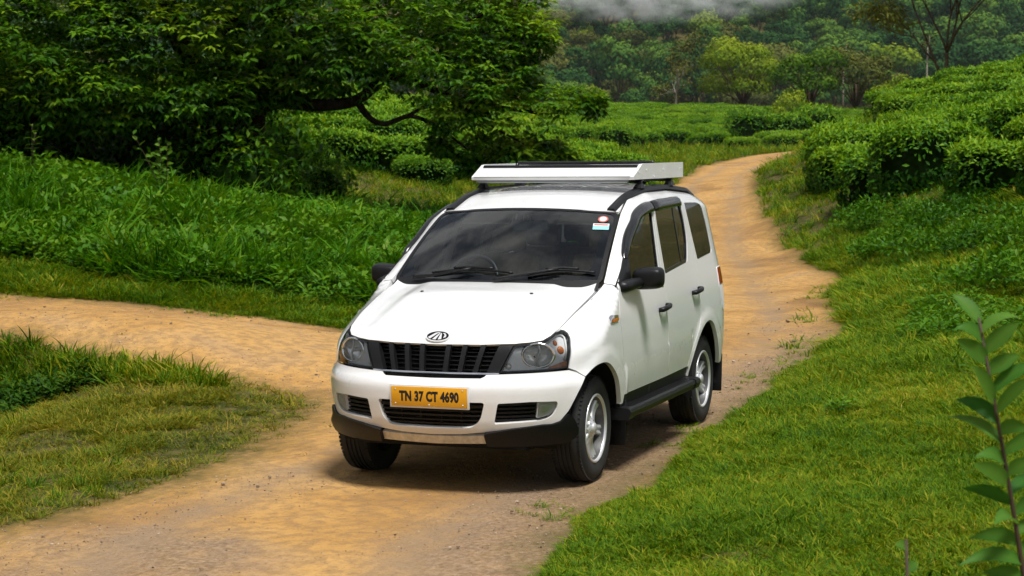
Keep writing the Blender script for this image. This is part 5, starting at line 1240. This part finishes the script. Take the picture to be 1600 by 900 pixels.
door2 = [(2.80, .515), (2.79, .78), (2.805, 1.0), (2.822, 1.25), (2.845, 1.40), (2.905, 1.60), (2.955, 1.72), (2.973, 1.754), (3.3, 1.768), (3.747, 1.774), (3.785, 1.755), (3.805, 1.70), (3.835, 1.5), (3.842, 1.28), (3.80, 1.0), (3.785, .86), (3.70, .775), (3.56, .665), (3.47, .58), (3.42, .515)]
win1 = rnd([(1.80, 1.238), (2.05, 1.407), (2.30, 1.573), (2.59, 1.692), (2.77, 1.722), (2.915, 1.735), (2.862, 1.60), (2.745, 1.245)], [.02, .1, .1, .1, .1, .03, .1, .03])
win2 = rnd([(2.898, 1.240), (2.955, 1.60), (2.995, 1.737), (3.735, 1.755), (3.765, 1.60), (3.735, 1.45), (3.645, 1.33), (3.60, 1.285)], [.025, .05, .02, .05, .1, .1, .08, .06])
win3 = rnd([(3.862, 1.725), (4.24, 1.716), (4.35, 1.69), (4.40, 1.50), (4.385, 1.335), (4.35, 1.318), (3.905, 1.287), (3.893, 1.40)], [.02, .05, .06, .1, .03, .05, .02, .1])
def crl(dz): return [(SX(x), .702 - .0425 * (x + .448) + dz) for x in np.arange(-.39, -2.26, -.018)]
CRL = [crl(.0085), crl(.004), crl(0), crl(-.004), crl(-.0085)]
for mi in (False, True):
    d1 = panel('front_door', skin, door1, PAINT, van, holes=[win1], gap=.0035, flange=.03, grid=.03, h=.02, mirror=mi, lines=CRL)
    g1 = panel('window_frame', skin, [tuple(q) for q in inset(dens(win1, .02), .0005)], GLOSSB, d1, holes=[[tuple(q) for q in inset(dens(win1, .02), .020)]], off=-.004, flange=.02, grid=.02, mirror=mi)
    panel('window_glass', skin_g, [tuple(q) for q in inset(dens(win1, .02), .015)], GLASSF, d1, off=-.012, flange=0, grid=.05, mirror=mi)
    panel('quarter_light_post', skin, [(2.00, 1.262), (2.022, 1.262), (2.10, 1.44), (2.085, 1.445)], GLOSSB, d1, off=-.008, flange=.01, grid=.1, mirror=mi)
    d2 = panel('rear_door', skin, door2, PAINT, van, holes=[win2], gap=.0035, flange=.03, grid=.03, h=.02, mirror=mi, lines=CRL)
    panel('window_frame', skin, [tuple(q) for q in inset(dens(win2, .02), .0005)], GLOSSB, d2, holes=[[tuple(q) for q in inset(dens(win2, .02), .022)]], off=-.004, flange=.02, grid=.02, mirror=mi)
    panel('window_glass', skin_g, [tuple(q) for q in inset(dens(win2, .02), .015)], GLASSS, d2, off=-.012, flange=0, grid=.05, mirror=mi)
    panel('window_divider', skin, [(3.462, 1.30), (3.49, 1.30), (3.553, 1.70), (3.525, 1.70)], GLOSSB, d2, off=-.008, flange=.01, grid=.1, mirror=mi)
    # body side: pillar, cant rail, quarter panel round to the tail
    rear_s = SR + .62
    side = [(1.722, 1.252)] + Etop(np.linspace(1.735, SR + .45, 60)) + [(rear_s, 1.70), (rear_s + .02, 1.3), (rear_s + .02, .62), (SR + .3, .46), (4.40, .44)] + archR[::-1] + [(3.44, .44), (3.44, .50), (3.425, .515)] + door2[::-1][1:7] + [(3.842, 1.28), (3.835, 1.5), (3.805, 1.70), (3.785, 1.755), (3.747, 1.774), (3.3, 1.768)] + door1_top[::-1]
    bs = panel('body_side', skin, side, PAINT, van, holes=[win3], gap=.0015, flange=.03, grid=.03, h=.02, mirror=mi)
    panel('quarter_glass', skin_g, [tuple(q) for q in inset(dens(win3, .02), .002)], GLASSS, bs, off=-.004, flange=0, grid=.05, mirror=mi)
    panel('quarter_glass_border', skin_g, [tuple(q) for q in inset(dens(win3, .02), .002)], FRIT, bs, holes=[[tuple(q) for q in inset(dens(win3, .02), .022)]], off=-.005, flange=0, grid=.03, mirror=mi)
    tl = panel('tail_lamp', skin, rnd([(4.425, 1.20), (4.62, 1.20), (4.62, .86), (4.47, .86), (4.41, 1.06)], .02), WHITEP, van, off=.004, flange=.03, mirror=mi)
    panel('red_section', skin, rnd([(4.428, 1.195), (4.60, 1.195), (4.60, 1.065), (4.415, 1.065)], .008), REDL, tl, off=.008, flange=.01, mirror=mi)
    # sill and step
    panel('sill', skin, [(1.66, .505), (3.44, .508), (3.44, .36), (1.66, .36)], BLACKP, van, off=-.012, flange=.03, mirror=mi, grid=.06)
    sy = -1 if mi else 1
    st = MB()
    prof = [(.80, .438), (.942, .430), (.960, .422), (.966, .400), (.953, .368), (.935, .356), (.80, .36)]
    st.prism([(y, z) for y, z in prof], -2.08, -.40, 'x')
    step = st.build('side_step', BLACKP, van)
    ribs = MB()
    for k in range(5): ribs.box((-1.24, .865 + k * .017, .4365 - k * .0009), (1.55, .007, .006))
    ribs.build('tread_rib', SATINB, step)
    for xe in (-2.085, -.395):
        ce = MB(); ce.prism([(y + (.006 if y > .9 else 0), z + (.004 if z > .38 else -.004)) for y, z in prof], xe - .06, xe + .06, 'x'); ce.build('end_cap', BLACKP, step)
    if mi: step.scale = (1, -1, 1)
    # window visors
    def ribbon(up, lo, name, parent):
        n_ = 40; U = np.array(up); Lw = np.array(lo)
        def rs_(c):
            d_ = np.concatenate([[0], np.cumsum(np.linalg.norm(np.diff(c, axis=0), axis=1))]); t_ = np.linspace(0, d_[-1], n_)
            return np.stack([np.interp(t_, d_, c[:, 0]), np.interp(t_, d_, c[:, 1])], 1)
        U = rs_(U); Lw = rs_(Lw); rows = []
        for q, o_ in ((0, -.004), (0, .010), (.12, .020), (.35, .027), (.7, .026), (1.0, .020), (1.0, .012)):
            c_ = U + (Lw - U) * q; p_, nn_ = surf_frame(skin, c_[:, 0], np.minimum(c_[:, 1], 1.765)); en = np.minimum(1, np.minimum(np.arange(n_), n_ - 1 - np.arange(n_)) / 2.5)[:, None]
            rows.append(p_ + nn_ * (o_ * (.35 + .65 * en)))
        v_ = np.concatenate(rows); m_ = MB(); R_ = len(rows)
        m_.add(v_ * ([1, -1, 1] if mi else [1, 1, 1]), [(i * n_ + k, i * n_ + k + 1, (i + 1) * n_ + k + 1, (i + 1) * n_ + k) for i in range(R_ - 1) for k in range(n_ - 1)], True)
        return m_.build(name, GLOSSB, parent)
    ribbon(catm([(2.022, 1.398), (2.057, 1.432), (2.180, 1.517), (2.317, 1.600), (2.46, 1.668), (2.604, 1.712), (2.768, 1.742), (2.968, 1.756)], 5),
           catm([(2.062, 1.395), (2.16, 1.458), (2.288, 1.530), (2.36, 1.568), (2.453, 1.608), (2.55, 1.642), (2.662, 1.664), (2.80, 1.680), (2.950, 1.688)], 5), 'window_visor', d1)
    ribbon(catm([(2.985, 1.757), (3.30, 1.768), (3.60, 1.773), (3.745, 1.766)], 5), catm([(2.970, 1.690), (3.3, 1.692), (3.6, 1.700), (3.752, 1.704)], 5), 'window_visor', d2)
    # handles
    for (s_, z_, dr) in ((2.668, 1.018, d1), (3.663, 1.066, d2)):
        pc, nc = surf_frame(skin, np.array([s_]), np.array([z_])); pc = pc[0]; nc = nc[0]
        hb = MB(); yy = pc[1]
        hb.tube([(pc[0] + .095, yy + .004, z_ - .012), (pc[0] + .085, yy + .030, z_ - .008), (pc[0] + .03, yy + .042, z_), (pc[0] - .05, yy + .042, z_ + .006), (pc[0] - .085, yy + .034, z_ + .010), (pc[0] - .098, yy + .004, z_ + .010)], [.016, .019, .018, .017, .018, .017], 10)
        h_ = hb.build('door_handle', BLACKP, dr)
        if mi: h_.scale = (1, -1, 1)
        panel('handle_recess', skin, [(s_ + .045 * math.cos(t), z_ + .006 + .052 * math.sin(t)) for t in np.arange(0, 2 * math.pi, .25)], PAINT, dr, mirror=mi, flange=0, grid=.012, h=.01,
              offfn=lambda V, s_=s_, z_=z_: .0015 - .018 * np.clip(1 - ((V[:, 0] - s_) / .045) ** 2 - ((V[:, 1] - z_ - .006) / .052) ** 2, 0, 1) * 0 + .0)
    # fender badge with repeater
    bd = panel('side_badge', skin, rnd([(1.435, 1.012), (1.60, 1.017), (1.605, 1.055), (1.47, 1.06), (1.43, 1.045)], .01), CHROME, van, off=.006, flange=.008, mirror=mi)
    panel('repeater_lamp', skin, rnd([(1.475, 1.016), (1.598, 1.019), (1.60, 1.036), (1.475, 1.034)], .004), AMBER, bd, off=.009, flange=.004, mirror=mi)
    # mirror
    mr_ = MB()
    base = [(-.455, .858, 1.225), (-.51, .872, 1.222), (-.58, .885, 1.228), (-.66, .90, 1.235), (-.74, .92, 1.24)]
    bm_ = bmesh.new(); bmesh.ops.create_cube(bm_, size=1.0)
    for v in bm_.verts:
        x, y, z = v.co
        front = x > 0
        v.co = (-.775 + (.075 if front else -.045), .966 + y * (.20 if front else .235), 1.263 + z * (.125 if front else .165) + (.008 * (1 if y > 0 else -1)))
    bmesh.ops.subdivide_edges(bm_, edges=bm_.edges[:], cuts=1, use_grid_fill=True)
    for _ in range(2): bmesh.ops.smooth_vert(bm_, verts=bm_.verts[:], factor=.0, use_axis_x=True, use_axis_y=True, use_axis_z=True)
    me = bpy.data.meshes.new('side_mirror'); bm_.to_mesh(me); bm_.free()
    for pz in me.polygons: pz.use_smooth = True
    so = link('side_mirror', me, BLACKP, van); sub = so.modifiers.new('s', 'SUBSURF'); sub.levels = 3; sub.render_levels = 3
    arm = MB(); arm.tube(base, [.045, .052, .052, .050, .046], 10, flat=.75); arm.build('mirror_arm', BLACKP, so)
    mg = MB(); mg.box((-.826, .972, 1.262), (.006, .17, .125), bev=.002); mg.build('mirror_glass', CHROME, so)
    tri = panel('mirror_sail', skin, [(1.775, 1.215), (1.79, 1.258), (2.04, 1.412), (2.075, 1.40), (2.04, 1.30), (2.01, 1.215)], BLACKP, d1, off=.007, flange=.012, mirror=mi)
    if mi: so.scale = (1, -1, 1)
    # wheel arch liners
    for xc, nm in ((0.02, 'F'), (-2.70, 'R')):
        ln = MB(); a = [(xc + .44 * math.cos(t), .36 + .44 * math.sin(t)) for t in np.linspace(-.2, math.pi + .2, 26)]
        vs_ = [(x, .50, z) for x, z in a] + [(x, float(np.interp(x, [-3.3, -2.9, .0, .25, .40, .5], [.82, .87, .88, .84, .76, .70])), z) for x, z in a]; n_ = len(a)
        ln.add(vs_, [(i, i + 1, n_ + i + 1, n_ + i) for i in range(n_ - 1)] + [tuple(range(n_))], True)
        l_ = ln.build('wheel_arch_liner', DARK, van)
        if mi: l_.scale = (1, -1, 1)
    for xf_, y0, y1, z0, z1 in ((-.44, .70, .905, .17, .47), (-3.20, .66, .87, .20, .50)):
        fp = MB(); fp.box(((xf_), (y0 + y1) / 2, (z0 + z1) / 2), (.014, y1 - y0, z1 - z0), Matrix.Rotation(math.radians(-6), 3, 'Y'), bev=.005)
        f_ = fp.build('mud_flap', BLACKP, van)
        if mi: f_.scale = (1, -1, 1)
    # roof rail strip
    rs = np.concatenate([np.linspace(-1.085, -1.8, 14), np.linspace(-1.9, -3.28, 12)])
    rl = MB(); vs_ = []
    for x in rs:
        yc = .607 - .01 * sm((-2.4 - x) / .9)
        for dy, dz in ((-.034, -.008), (-.026, .014), (.024, .014), (.034, -.016)):
            vs_.append((x, yc + dy, float(roof_surf(np.array([min(yc + dy, .62)]), np.array([x]))[0, 2]) + dz + .004 - (.03 * max(0, (-3.05 - x) / .2) if x < -3.05 else 0)))
    m_ = 4; fs2 = []
    for i in range(len(rs) - 1):
        for k in range(3): fs2.append((i * m_ + k, i * m_ + k + 1, (i + 1) * m_ + k + 1, (i + 1) * m_ + k))
    rl.add(vs_, fs2, True); ro = rl.build('roof_rail', BLACKP, van)
    if mi: ro.scale = (1, -1, 1)
# ---- roof
lead = [(y, -1.09 + .10 * (1 - (y / .651) ** 2) - .004) for y in np.linspace(-.655, .655, 24)]
rpoly = lead + [(float(np.interp(x, *EY)) - .004, x) for x in np.linspace(-1.15, -3.45, 20)] + [(-float(np.interp(x, *EY)) + .004, x) for x in np.linspace(-3.45, -1.15, 20)]
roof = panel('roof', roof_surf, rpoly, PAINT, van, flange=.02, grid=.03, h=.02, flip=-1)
# ---- windscreen
wsb = rnd([(-1.0, .0), (1.0, .0), (1.0, 1.0), (-1.0, 1.0)], [.12, .12, .09, .09])
wsi = rnd([(-.90, .105), (.90, .105), (.91, .955), (-.91, .955)], [.12, .12, .09, .09])
ws = panel('windscreen', screen_surf, rnd([(-1.0, -.03), (1.0, -.03), (1.0, 1.0), (-1.0, 1.0)], [.1, .1, .09, .09]), GLASSW, van, flange=0, grid=.08, h=.05, flip=1)
panel('windscreen_border', screen_surf, rnd([(-1.0, -.03), (1.0, -.03), (1.0, 1.0), (-1.0, 1.0)], [.1, .1, .09, .09]), FRIT, ws, holes=[wsi], off=-.002, flange=0, grid=.06, h=.03, flip=1)
panel('windscreen_seal', screen_surf, rnd([(-1.025, -.03), (1.025, -.03), (1.025, 1.018), (-1.025, 1.018)], [.1, .1, .1, .1]), BLACKP, ws, holes=[rnd([(-.985, -.02), (.985, -.02), (.985, .985), (-.985, .985)], [.1, .1, .1, .1])], off=.003, flange=.012, grid=.06, h=.03, flip=1)
STK = pmat('sticker_white', (.72, .74, .74), .4, var=.05); STC = pmat('sticker_cyan', (.30, .62, .68), .4, var=.05); STR = pmat('sticker_red', (.50, .12, .10), .4, var=.1)
sk = panel('windscreen_sticker', screen_surf, [(.797, .806), (.956, .816), (.966, .722), (.809, .716)], STC, ws, off=.004, flange=.001, grid=.1)
panel('sticker_band', screen_surf, [(.797, .806), (.956, .816), (.960, .775), (.802, .768)], STK, sk, off=.005, flange=0, grid=.1)
panel('sticker_band', screen_surf, [(.81, .796), (.945, .802), (.947, .785), (.812, .780)], STR, sk, off=.0058, flange=0, grid=.1)
sk = panel('windscreen_sticker', screen_surf, [(.879 + .052 * math.cos(t), .886 + .052 * math.sin(t)) for t in np.arange(0, 6.28, .35)], STR, ws, off=.004, flange=.001, grid=.1)
panel('sticker_center', screen_surf, [(.879 + .036 * math.cos(t), .886 + .036 * math.sin(t)) for t in np.arange(0, 6.28, .35)], STK, sk, off=.005, flange=0, grid=.1)
def on_screen(tv, off): p_, n_ = surf_frame(screen_surf, np.array([a for a, b in tv]), np.array([b for a, b in tv]), 1); return p_ + n_ * off
for blade, arm_ in (([(-.62, .085), (-.40, .125), (-.215, .138), (0, .130), (.20, .105)], [(-.78, .0), (-.60, .03), (-.215, .125)]), ([(.34, .085), (.50, .125), (.64, .142), (.80, .130), (.95, .105)], [(.05, .0), (.20, .04), (.62, .13)])):
    w_ = MB(); w_.tube(on_screen(catm(blade, 5), .016), .009, 6); w_.tube(on_screen(catm([(a, b + .012) for a, b in blade[1:4]], 5), .026), .010, 6)
    wo = w_.build('wiper', BLACKP, van); w2 = MB(); w2.tube(on_screen(catm(arm_, 5), .034), [.014] * 5 + [.011] * 6 if len(catm(arm_, 5)) == 11 else .012, 6); w2.build('wiper_arm', BLACKP, wo)
cw = MB()  # cowl under the screen
panel('cowl', screen_surf, [(-1.0, -.10), (1.0, -.10), (1.0, .03), (-1.0, .03)], BLACKP, van, off=.006, flange=.02, grid=.1, h=.06, flip=1)
# ---- tail
tg = panel('tailgate', tail_surf, rnd([(-.70, .52), (.70, .52), (.66, 1.3), (.56, 1.76), (-.56, 1.76), (-.66, 1.3)], .04), PAINT, van, holes=[rnd([(-.58, 1.22), (.58, 1.22), (.50, 1.68), (-.50, 1.68)], .06)], flange=.03, grid=.06, flip=-1)
panel('rear_window', tail_surf, rnd([(-.585, 1.215), (.585, 1.215), (.505, 1.685), (-.505, 1.685)], .06), GLASSS, tg, off=-.006, flange=0, grid=.1, flip=-1)
panel('rear_bumper', tail_surf, rnd([(-.74, .34), (.74, .34), (.74, .56), (-.74, .56)], .04), PAINT, van, off=.05, flange=.08, grid=.06, flip=-1)
# ---- interior
fl_ = MB(); fl_.box((-1.75, 0, .45), (2.6, 1.16, .04)); fl_.box((-1.35, 0, .44), (1.5, 1.66, .03)); fl_.build('cabin_floor', DASHM, van)
hd = panel('headlining', roof_surf, [(y * .97, x) for y, x in rpoly], TRIMB, van, off=-.035, flange=0, grid=.12, flip=-1)
db = MB()
dp = [(-.16, .75), (-.16, 1.16), (-.42, 1.215), (-.62, 1.21), (-.78, 1.16), (-.84, 1.05), (-.80, .75)]
db.prism(dp, -.76, .76, 'y'); db.prism([(-.55, 1.20), (-.60, 1.265), (-.72, 1.275), (-.80, 1.25), (-.82, 1.15)], -.56, -.20, 'y')
db.build('dashboard', DASHM, van)
sw = MB(); sw.tube([(.185 * math.cos(t), .185 * math.sin(t), 0) for t in np.linspace(0, 2 * math.pi, 33)], .016, 8)
sw.box((0, 0, -.01), (.14, .11, .04), bev=.015); sw.box((.09, 0, -.005), (.2, .03, .02)); sw.box((-.09, 0, -.005), (.2, .03, .02)); sw.box((0, -.09, -.005), (.03, .18, .02))
so = sw.build('steering_wheel', BLACKP, van); so.matrix_world = Matrix.Translation((-.95, -.38, 1.22)) @ Matrix.Rotation(math.radians(62), 4, 'Y') @ Matrix.Rotation(math.pi / 2, 4, 'Z')
def seat(x, y, w=.50):
    m = MB(); m.box((x + .02, y, .72), (.52, w, .16), bev=.05)
    m.box((x - .30, y, 1.05), (.15, w * .96, .66), Matrix.Rotation(math.radians(-14), 3, 'Y'), bev=.05)
    s_ = m.build('seat', SEATM, van); h_ = MB(); h_.box((x - .40, y, 1.47), (.10, .26, .17), bev=.04); h_.build('headrest', SEATM, s_); return s_
for x, ys in ((-1.30, (-.38, .38)), (-2.15, (-.42, 0, .42)), (-2.9, (-.36, .36))):
    for y in ys: seat(x, y, .5 if x > -2 else .42)
rm = MB(); rm.box((-1.12, 0, 1.60), (.03, .27, .075), bev=.015); rm.tube([(-1.10, 0, 1.70), (-1.12, 0, 1.62)], .01, 6); rm.build('rear_view_mirror', DASHM, van)
for y in (-.36, .36):
    sv_ = MB(); sv_.box((-1.24, y, 1.655), (.20, .36, .02), Matrix.Rotation(math.radians(24), 3, 'Y'), bev=.008); sv_.build('sun_visor', TRIMB, van)
# ---- wheels
def make_wheel(x, side):
    w = empty('wheel', (x, 0.0, .345), van)
    R = .345; T = .215; yo = .845 if x > -1 else .835; yi = yo - T
    prof = [(.215, yo - .012), (.232, yo - .004), (.262, yo + .004), (.296, yo + .001), (.322, yo - .012), (.337, yo - .028), (.343, yo - .042)]
    yy = yo - .042; g = 4; span = T - .084
    for k in range(g):
        a = yo - .042 - span * (k + .78) / (g + .6); b = a - .012
        prof += [(.3455, a + .004), (.3455, a + .001), (.337, a), (.337, b), (.3455, b - .001)]
    prof += [(.343, yi + .042), (.337, yi + .028), (.322, yi + .012), (.29, yi), (.215, yi + .012)]
    t = MB(); t.lathe(prof, 96, 'y'); tyre = t.build('tyre', RUBBER, w, angle=35)
    # shoulder lugs
    lug = MB()
    for k in range(72):
        a = 2 * math.pi * k / 72
        for yc, dy in ((yo - .026, .030), (yi + .026, .030)):
            M_ = Matrix.Rotation(-a, 3, 'Y') @ Matrix.Rotation(math.radians(90), 3, 'Y')
            cx, cz = .3335 * math.cos(a), .3335 * math.sin(a)
            lug.box((cx, yc, cz), (.020, dy, .008), Matrix.Rotation(math.pi / 2 - a, 3, 'Y'))
    lug.build('tread_block', RUBBER, tyre, kind='stuff')
    rim = MB(); rim.lathe([(.222, yo - .016), (.224, yo - .006), (.217, yo - .001), (.208, yo - .004), (.203, yo - .016)], 64, 'y')
    ro_ = rim.build('rim', ALLOY, w, recalc=False)
    bl = MB(); bl.lathe([(.203, yo - .016), (.194, yo - .07), (.188, yo - .12), (.205, yi + .02)], 48, 'y'); bl.build('rim_barrel', BARREL, ro_, recalc=False)
    dk = MB(); dk.lathe([(.001, yo - .10), (.19, yo - .10)], 48, 'y'); dk.lathe([(.001, yo - .075), (.13, yo - .075), (.135, yo - .09)], 40, 'y'); dk.build('brake_disc', DCHROME if False else DARK, w, recalc=False)
    for k in range(6):
        a0 = math.radians(12 + 60 * k)
        sp = MB(); n_ = 8; vs_ = []
        for i in range(n_ + 1):
            q = i / n_; r = .045 + q * .163
            hw_ = .030 + .010 * q ** 2 - .004 * math.sin(q * math.pi); yb = yo - .030 - .022 * (1 - q) ** 0.5 * 0 - .014 * math.sin(q * math.pi) + (-.004 if q > .95 else 0)
            for uu, dy in ((-1, -.030), (-.92, -.006), (-.45, .001), (-.2, -.007), (.2, -.007), (.45, .001), (.92, -.006), (1, -.030)):
                t_ = uu * hw_; vs_.append((r * math.cos(a0) - t_ * math.sin(a0), yb + dy, r * math.sin(a0) + t_ * math.cos(a0)))
        fs3 = []
        for i in range(n_):
            for j in range(7): fs3.append((i * 8 + j, i * 8 + j + 1, (i + 1) * 8 + j + 1, (i + 1) * 8 + j))
        sp.add(vs_, fs3, True); sp.build('spoke', ALLOY, ro_)
    hb = MB(); hb.lathe([(.001, yo - .008), (.030, yo - .010), (.036, yo - .016), (.038, yo - .026), (.060, yo - .030), (.066, yo - .040), (.066, yo - .06)], 36, 'y')
    hb.build('hub_cap', ALLOY, ro_, recalc=False)
    nut = MB()
    for k in range(6):
        a = math.radians(42 + 60 * k); nut.lathe([(.001, yo - .026), (.007, yo - .027), (.008, yo - .036)], 8, 'y', (.050 * math.cos(a), 0, .050 * math.sin(a)))
    nut.build('wheel_nut', CHROME, ro_, recalc=False)
    if side < 0: w.scale = (1, -1, 1)
    w.rotation_euler = (0, math.radians(7 * x), 0)
    return w
for x in (0.0, -2.76):
    for sd in (1, -1): make_wheel(x, sd)
ax_ = MB(); ax_.tube([(-2.76, -.6, .345), (-2.76, .6, .345)], .05, 10); ax_.tube([(0, -.6, .345), (0, .6, .345)], .04, 10); ax_.box((-2.76, 0, .345), (.25, .25, .22), bev=.05); ax_.build('axle', DARK, van)
# ---- roof carrier
rc = empty('roof_carrier', (0, 0, 0), van)
xf0, xt0, xr0 = -1.568, -1.775, -2.92; zb, zt = 1.916, 2.024; yw = .615
for sy in (-1, 1):
    m = MB(); m.prism([(xf0 - .004, zb), (xf0 - .002, zb + .022), (xt0 - .01, zt + .002), (xt0 - .09, zt + .006), (xr0, zt + .008), (xr0, zb)], sy * yw - .012, sy * yw + .012, 'y')
    sp_ = m.build('side_fascia', WHITEA, rc)
    b_ = MB()
    for x, z in ((-1.70, 1.972), (-1.90, 1.985), (-2.35, 1.985), (-2.84, 1.985), (-2.1, 1.935)): b_.lathe([(.001, 0), (.007, 0), (.007, .004)], 8, 'y', (x, sy * (yw + .012) - (0 if sy > 0 else .004), z))
    b_.build('rivet', DCHROME, sp_, recalc=False)
m = MB(); m.prism([(xf0 + .008, zb - .001), (xf0 + .012, zb + .02), (xt0 + .046, zt - .024), (xt0 + .01, zt - .024), (xf0 - .012, zb + .012), (xf0 - .012, zb - .001)], -yw + .0125, yw - .0125, 'y'); m.build('front_fascia', WHITEA, rc)
m = MB(); m.box((xf0 + .0125, 0, zb + .0225), (.006, 2 * yw - .026, .004)); m.build('fascia_seam', GREYA, rc)
m = MB(); m.box((xf0 - .012, 0, zb - .012), (.03, 2 * yw - .06, .02), bev=.004); m.build('front_rail', GREYA, rc)
m = MB(); m.box((xr0 + .012, 0, (zb + zt) / 2 + .004), (.024, 2 * yw - .026, zt - zb - .006)); m.build('rear_fascia', WHITEA, rc)
m = MB(); m.box((xt0 + .012, 0, zt - .012), (.042, 2 * yw - .03, .022), bev=.007); m.build('dark_top_rail', GLOSSB, rc)
m = MB(); m.box((-2.30, .02, zt + .010), (.03, 1.10, .026), bev=.01); m.tube([(-2.30, -.53, zt + .006), (-2.30, -.545, zt - .05)], .014, 8); m.build('cross_bar', GLOSSB, rc)
m = MB(); m.box((-2.62, -.3, zt + .002), (.05, .5, .02), bev=.006); m.build('cross_bar', GREYA, rc)
for k in range(9):
    m = MB(); m.box((-1.90 - k * .12, 0, zb + .012), (.07, 2 * yw - .03, .012), bev=.003); m.build('floor_slat', GREYA, rc)
for x in (-1.77, -2.58):
    m = MB(); m.box((x, 0, zb - .016), (.03, 1.22, .022), bev=.005); m.build('support_bar', BLACKP, rc)
    for sy in (-1, 1):
        zr_ = float(np.interp(x, *EZ)) + .018
        m = MB(); vs_ = [];
        for z, hx, hy in ((zr_ - .004, .05, .035), (zr_ + .03, .022, .02), (zb - .02, .020, .018), (zb - .004, .03, .03)):
            vs_ += [(x - hx, sy * .61 - hy, z), (x + hx, sy * .61 - hy, z), (x + hx, sy * .61 + hy, z), (x - hx, sy * .61 + hy, z)]
        fs4 = []
        for i in range(3):
            for k in range(4): fs4.append((i * 4 + k, i * 4 + (k + 1) % 4, i * 4 + 4 + (k + 1) % 4, i * 4 + 4 + k))
        fs4 += [(0, 1, 2, 3), (12, 13, 14, 15)]
        m.add(vs_, fs4, False); m.build('carrier_leg', BLACKP, rc)
# =================================================================== air
def volume_mat(name, dens, col, aniso=.2):
    m = bpy.data.materials.new(name); N, L = nodes_of(m); N.remove(N['Principled BSDF']); pv = N.new('ShaderNodeVolumePrincipled')
    pv.inputs['Density'].default_value = dens; pv.inputs['Color'].default_value = (*col, 1); pv.inputs['Anisotropy'].default_value = aniso
    L.new(pv.outputs[0], N['Material Output'].inputs['Volume']); return m
hz = MB(); c = [wxy(a, b) for a, b in ((-930, -430), (930, -430), (930, 1130), (-930, 1130))]
hz.prism([(float(x), float(y)) for x, y in c], -25, 140, 'z')
hz.build('haze', volume_mat('thin_haze', .00007, (.76, .88, 1.0)), None, kind='stuff', label='thin bluish haze in the air over the valley')
def make_mist():
    b = 500.; k = b / 2953.; a = (1030 - 800) * k; z = 2.126 - (-6 - 236) * k; x, y = wxy(a, b)
    bm = bmesh.new(); bmesh.ops.create_icosphere(bm, subdivisions=3, radius=1.0); me = bpy.data.meshes.new('mist'); bm.to_mesh(me); bm.free()
    m = bpy.data.materials.new('low_cloud'); N, L = nodes_of(m); N.remove(N['Principled BSDF']); pv = N.new('ShaderNodeVolumePrincipled'); pv.inputs['Color'].default_value = (.96, .97, .98, 1)
    tcn = N.new('ShaderNodeTexCoord'); ln = N.new('ShaderNodeVectorMath'); ln.operation = 'LENGTH'; L.new(tcn.outputs['Object'], ln.inputs[0])
    fall = N.new('ShaderNodeMapRange'); fall.inputs[1].default_value = 1.0; fall.inputs[2].default_value = .15; fall.inputs[3].default_value = 0; fall.inputs[4].default_value = 1.0; L.new(ln.outputs['Value'], fall.inputs[0])
    mp = N.new('ShaderNodeMapping'); mp.inputs['Scale'].default_value = (4.2, 1.2, 1.3); L.new(tcn.outputs['Object'], mp.inputs[0])
    n = N.new('ShaderNodeTexNoise'); n.inputs['Scale'].default_value = 1.8; n.inputs['Detail'].default_value = 3; L.new(mp.outputs[0], n.inputs['Vector'])
    nr = N.new('ShaderNodeMapRange'); nr.inputs[1].default_value = .40; nr.inputs[2].default_value = .68; nr.inputs[3].default_value = 0; nr.inputs[4].default_value = 1; L.new(n.outputs['Fac'], nr.inputs[0])
    mu = N.new('ShaderNodeMath'); mu.operation = 'MULTIPLY'; L.new(fall.outputs[0], mu.inputs[0]); L.new(nr.outputs[0], mu.inputs[1])
    m2 = N.new('ShaderNodeMath'); m2.operation = 'MULTIPLY'; m2.inputs[1].default_value = .17; L.new(mu.outputs[0], m2.inputs[0]); L.new(m2.outputs[0], pv.inputs['Density']); L.new(pv.outputs[0], N['Material Output'].inputs['Volume'])
    o = link('mist', me, m, None, kind='stuff', label='low cloud drifting over the top of the wooded hill')
    o.matrix_world = Matrix.Translation((float(x), float(y), z)) @ Matrix.Rotation(math.atan2(RT[1], RT[0]), 4, 'Z') @ Matrix.Diagonal((42, 12, 8.5, 1))
make_mist()
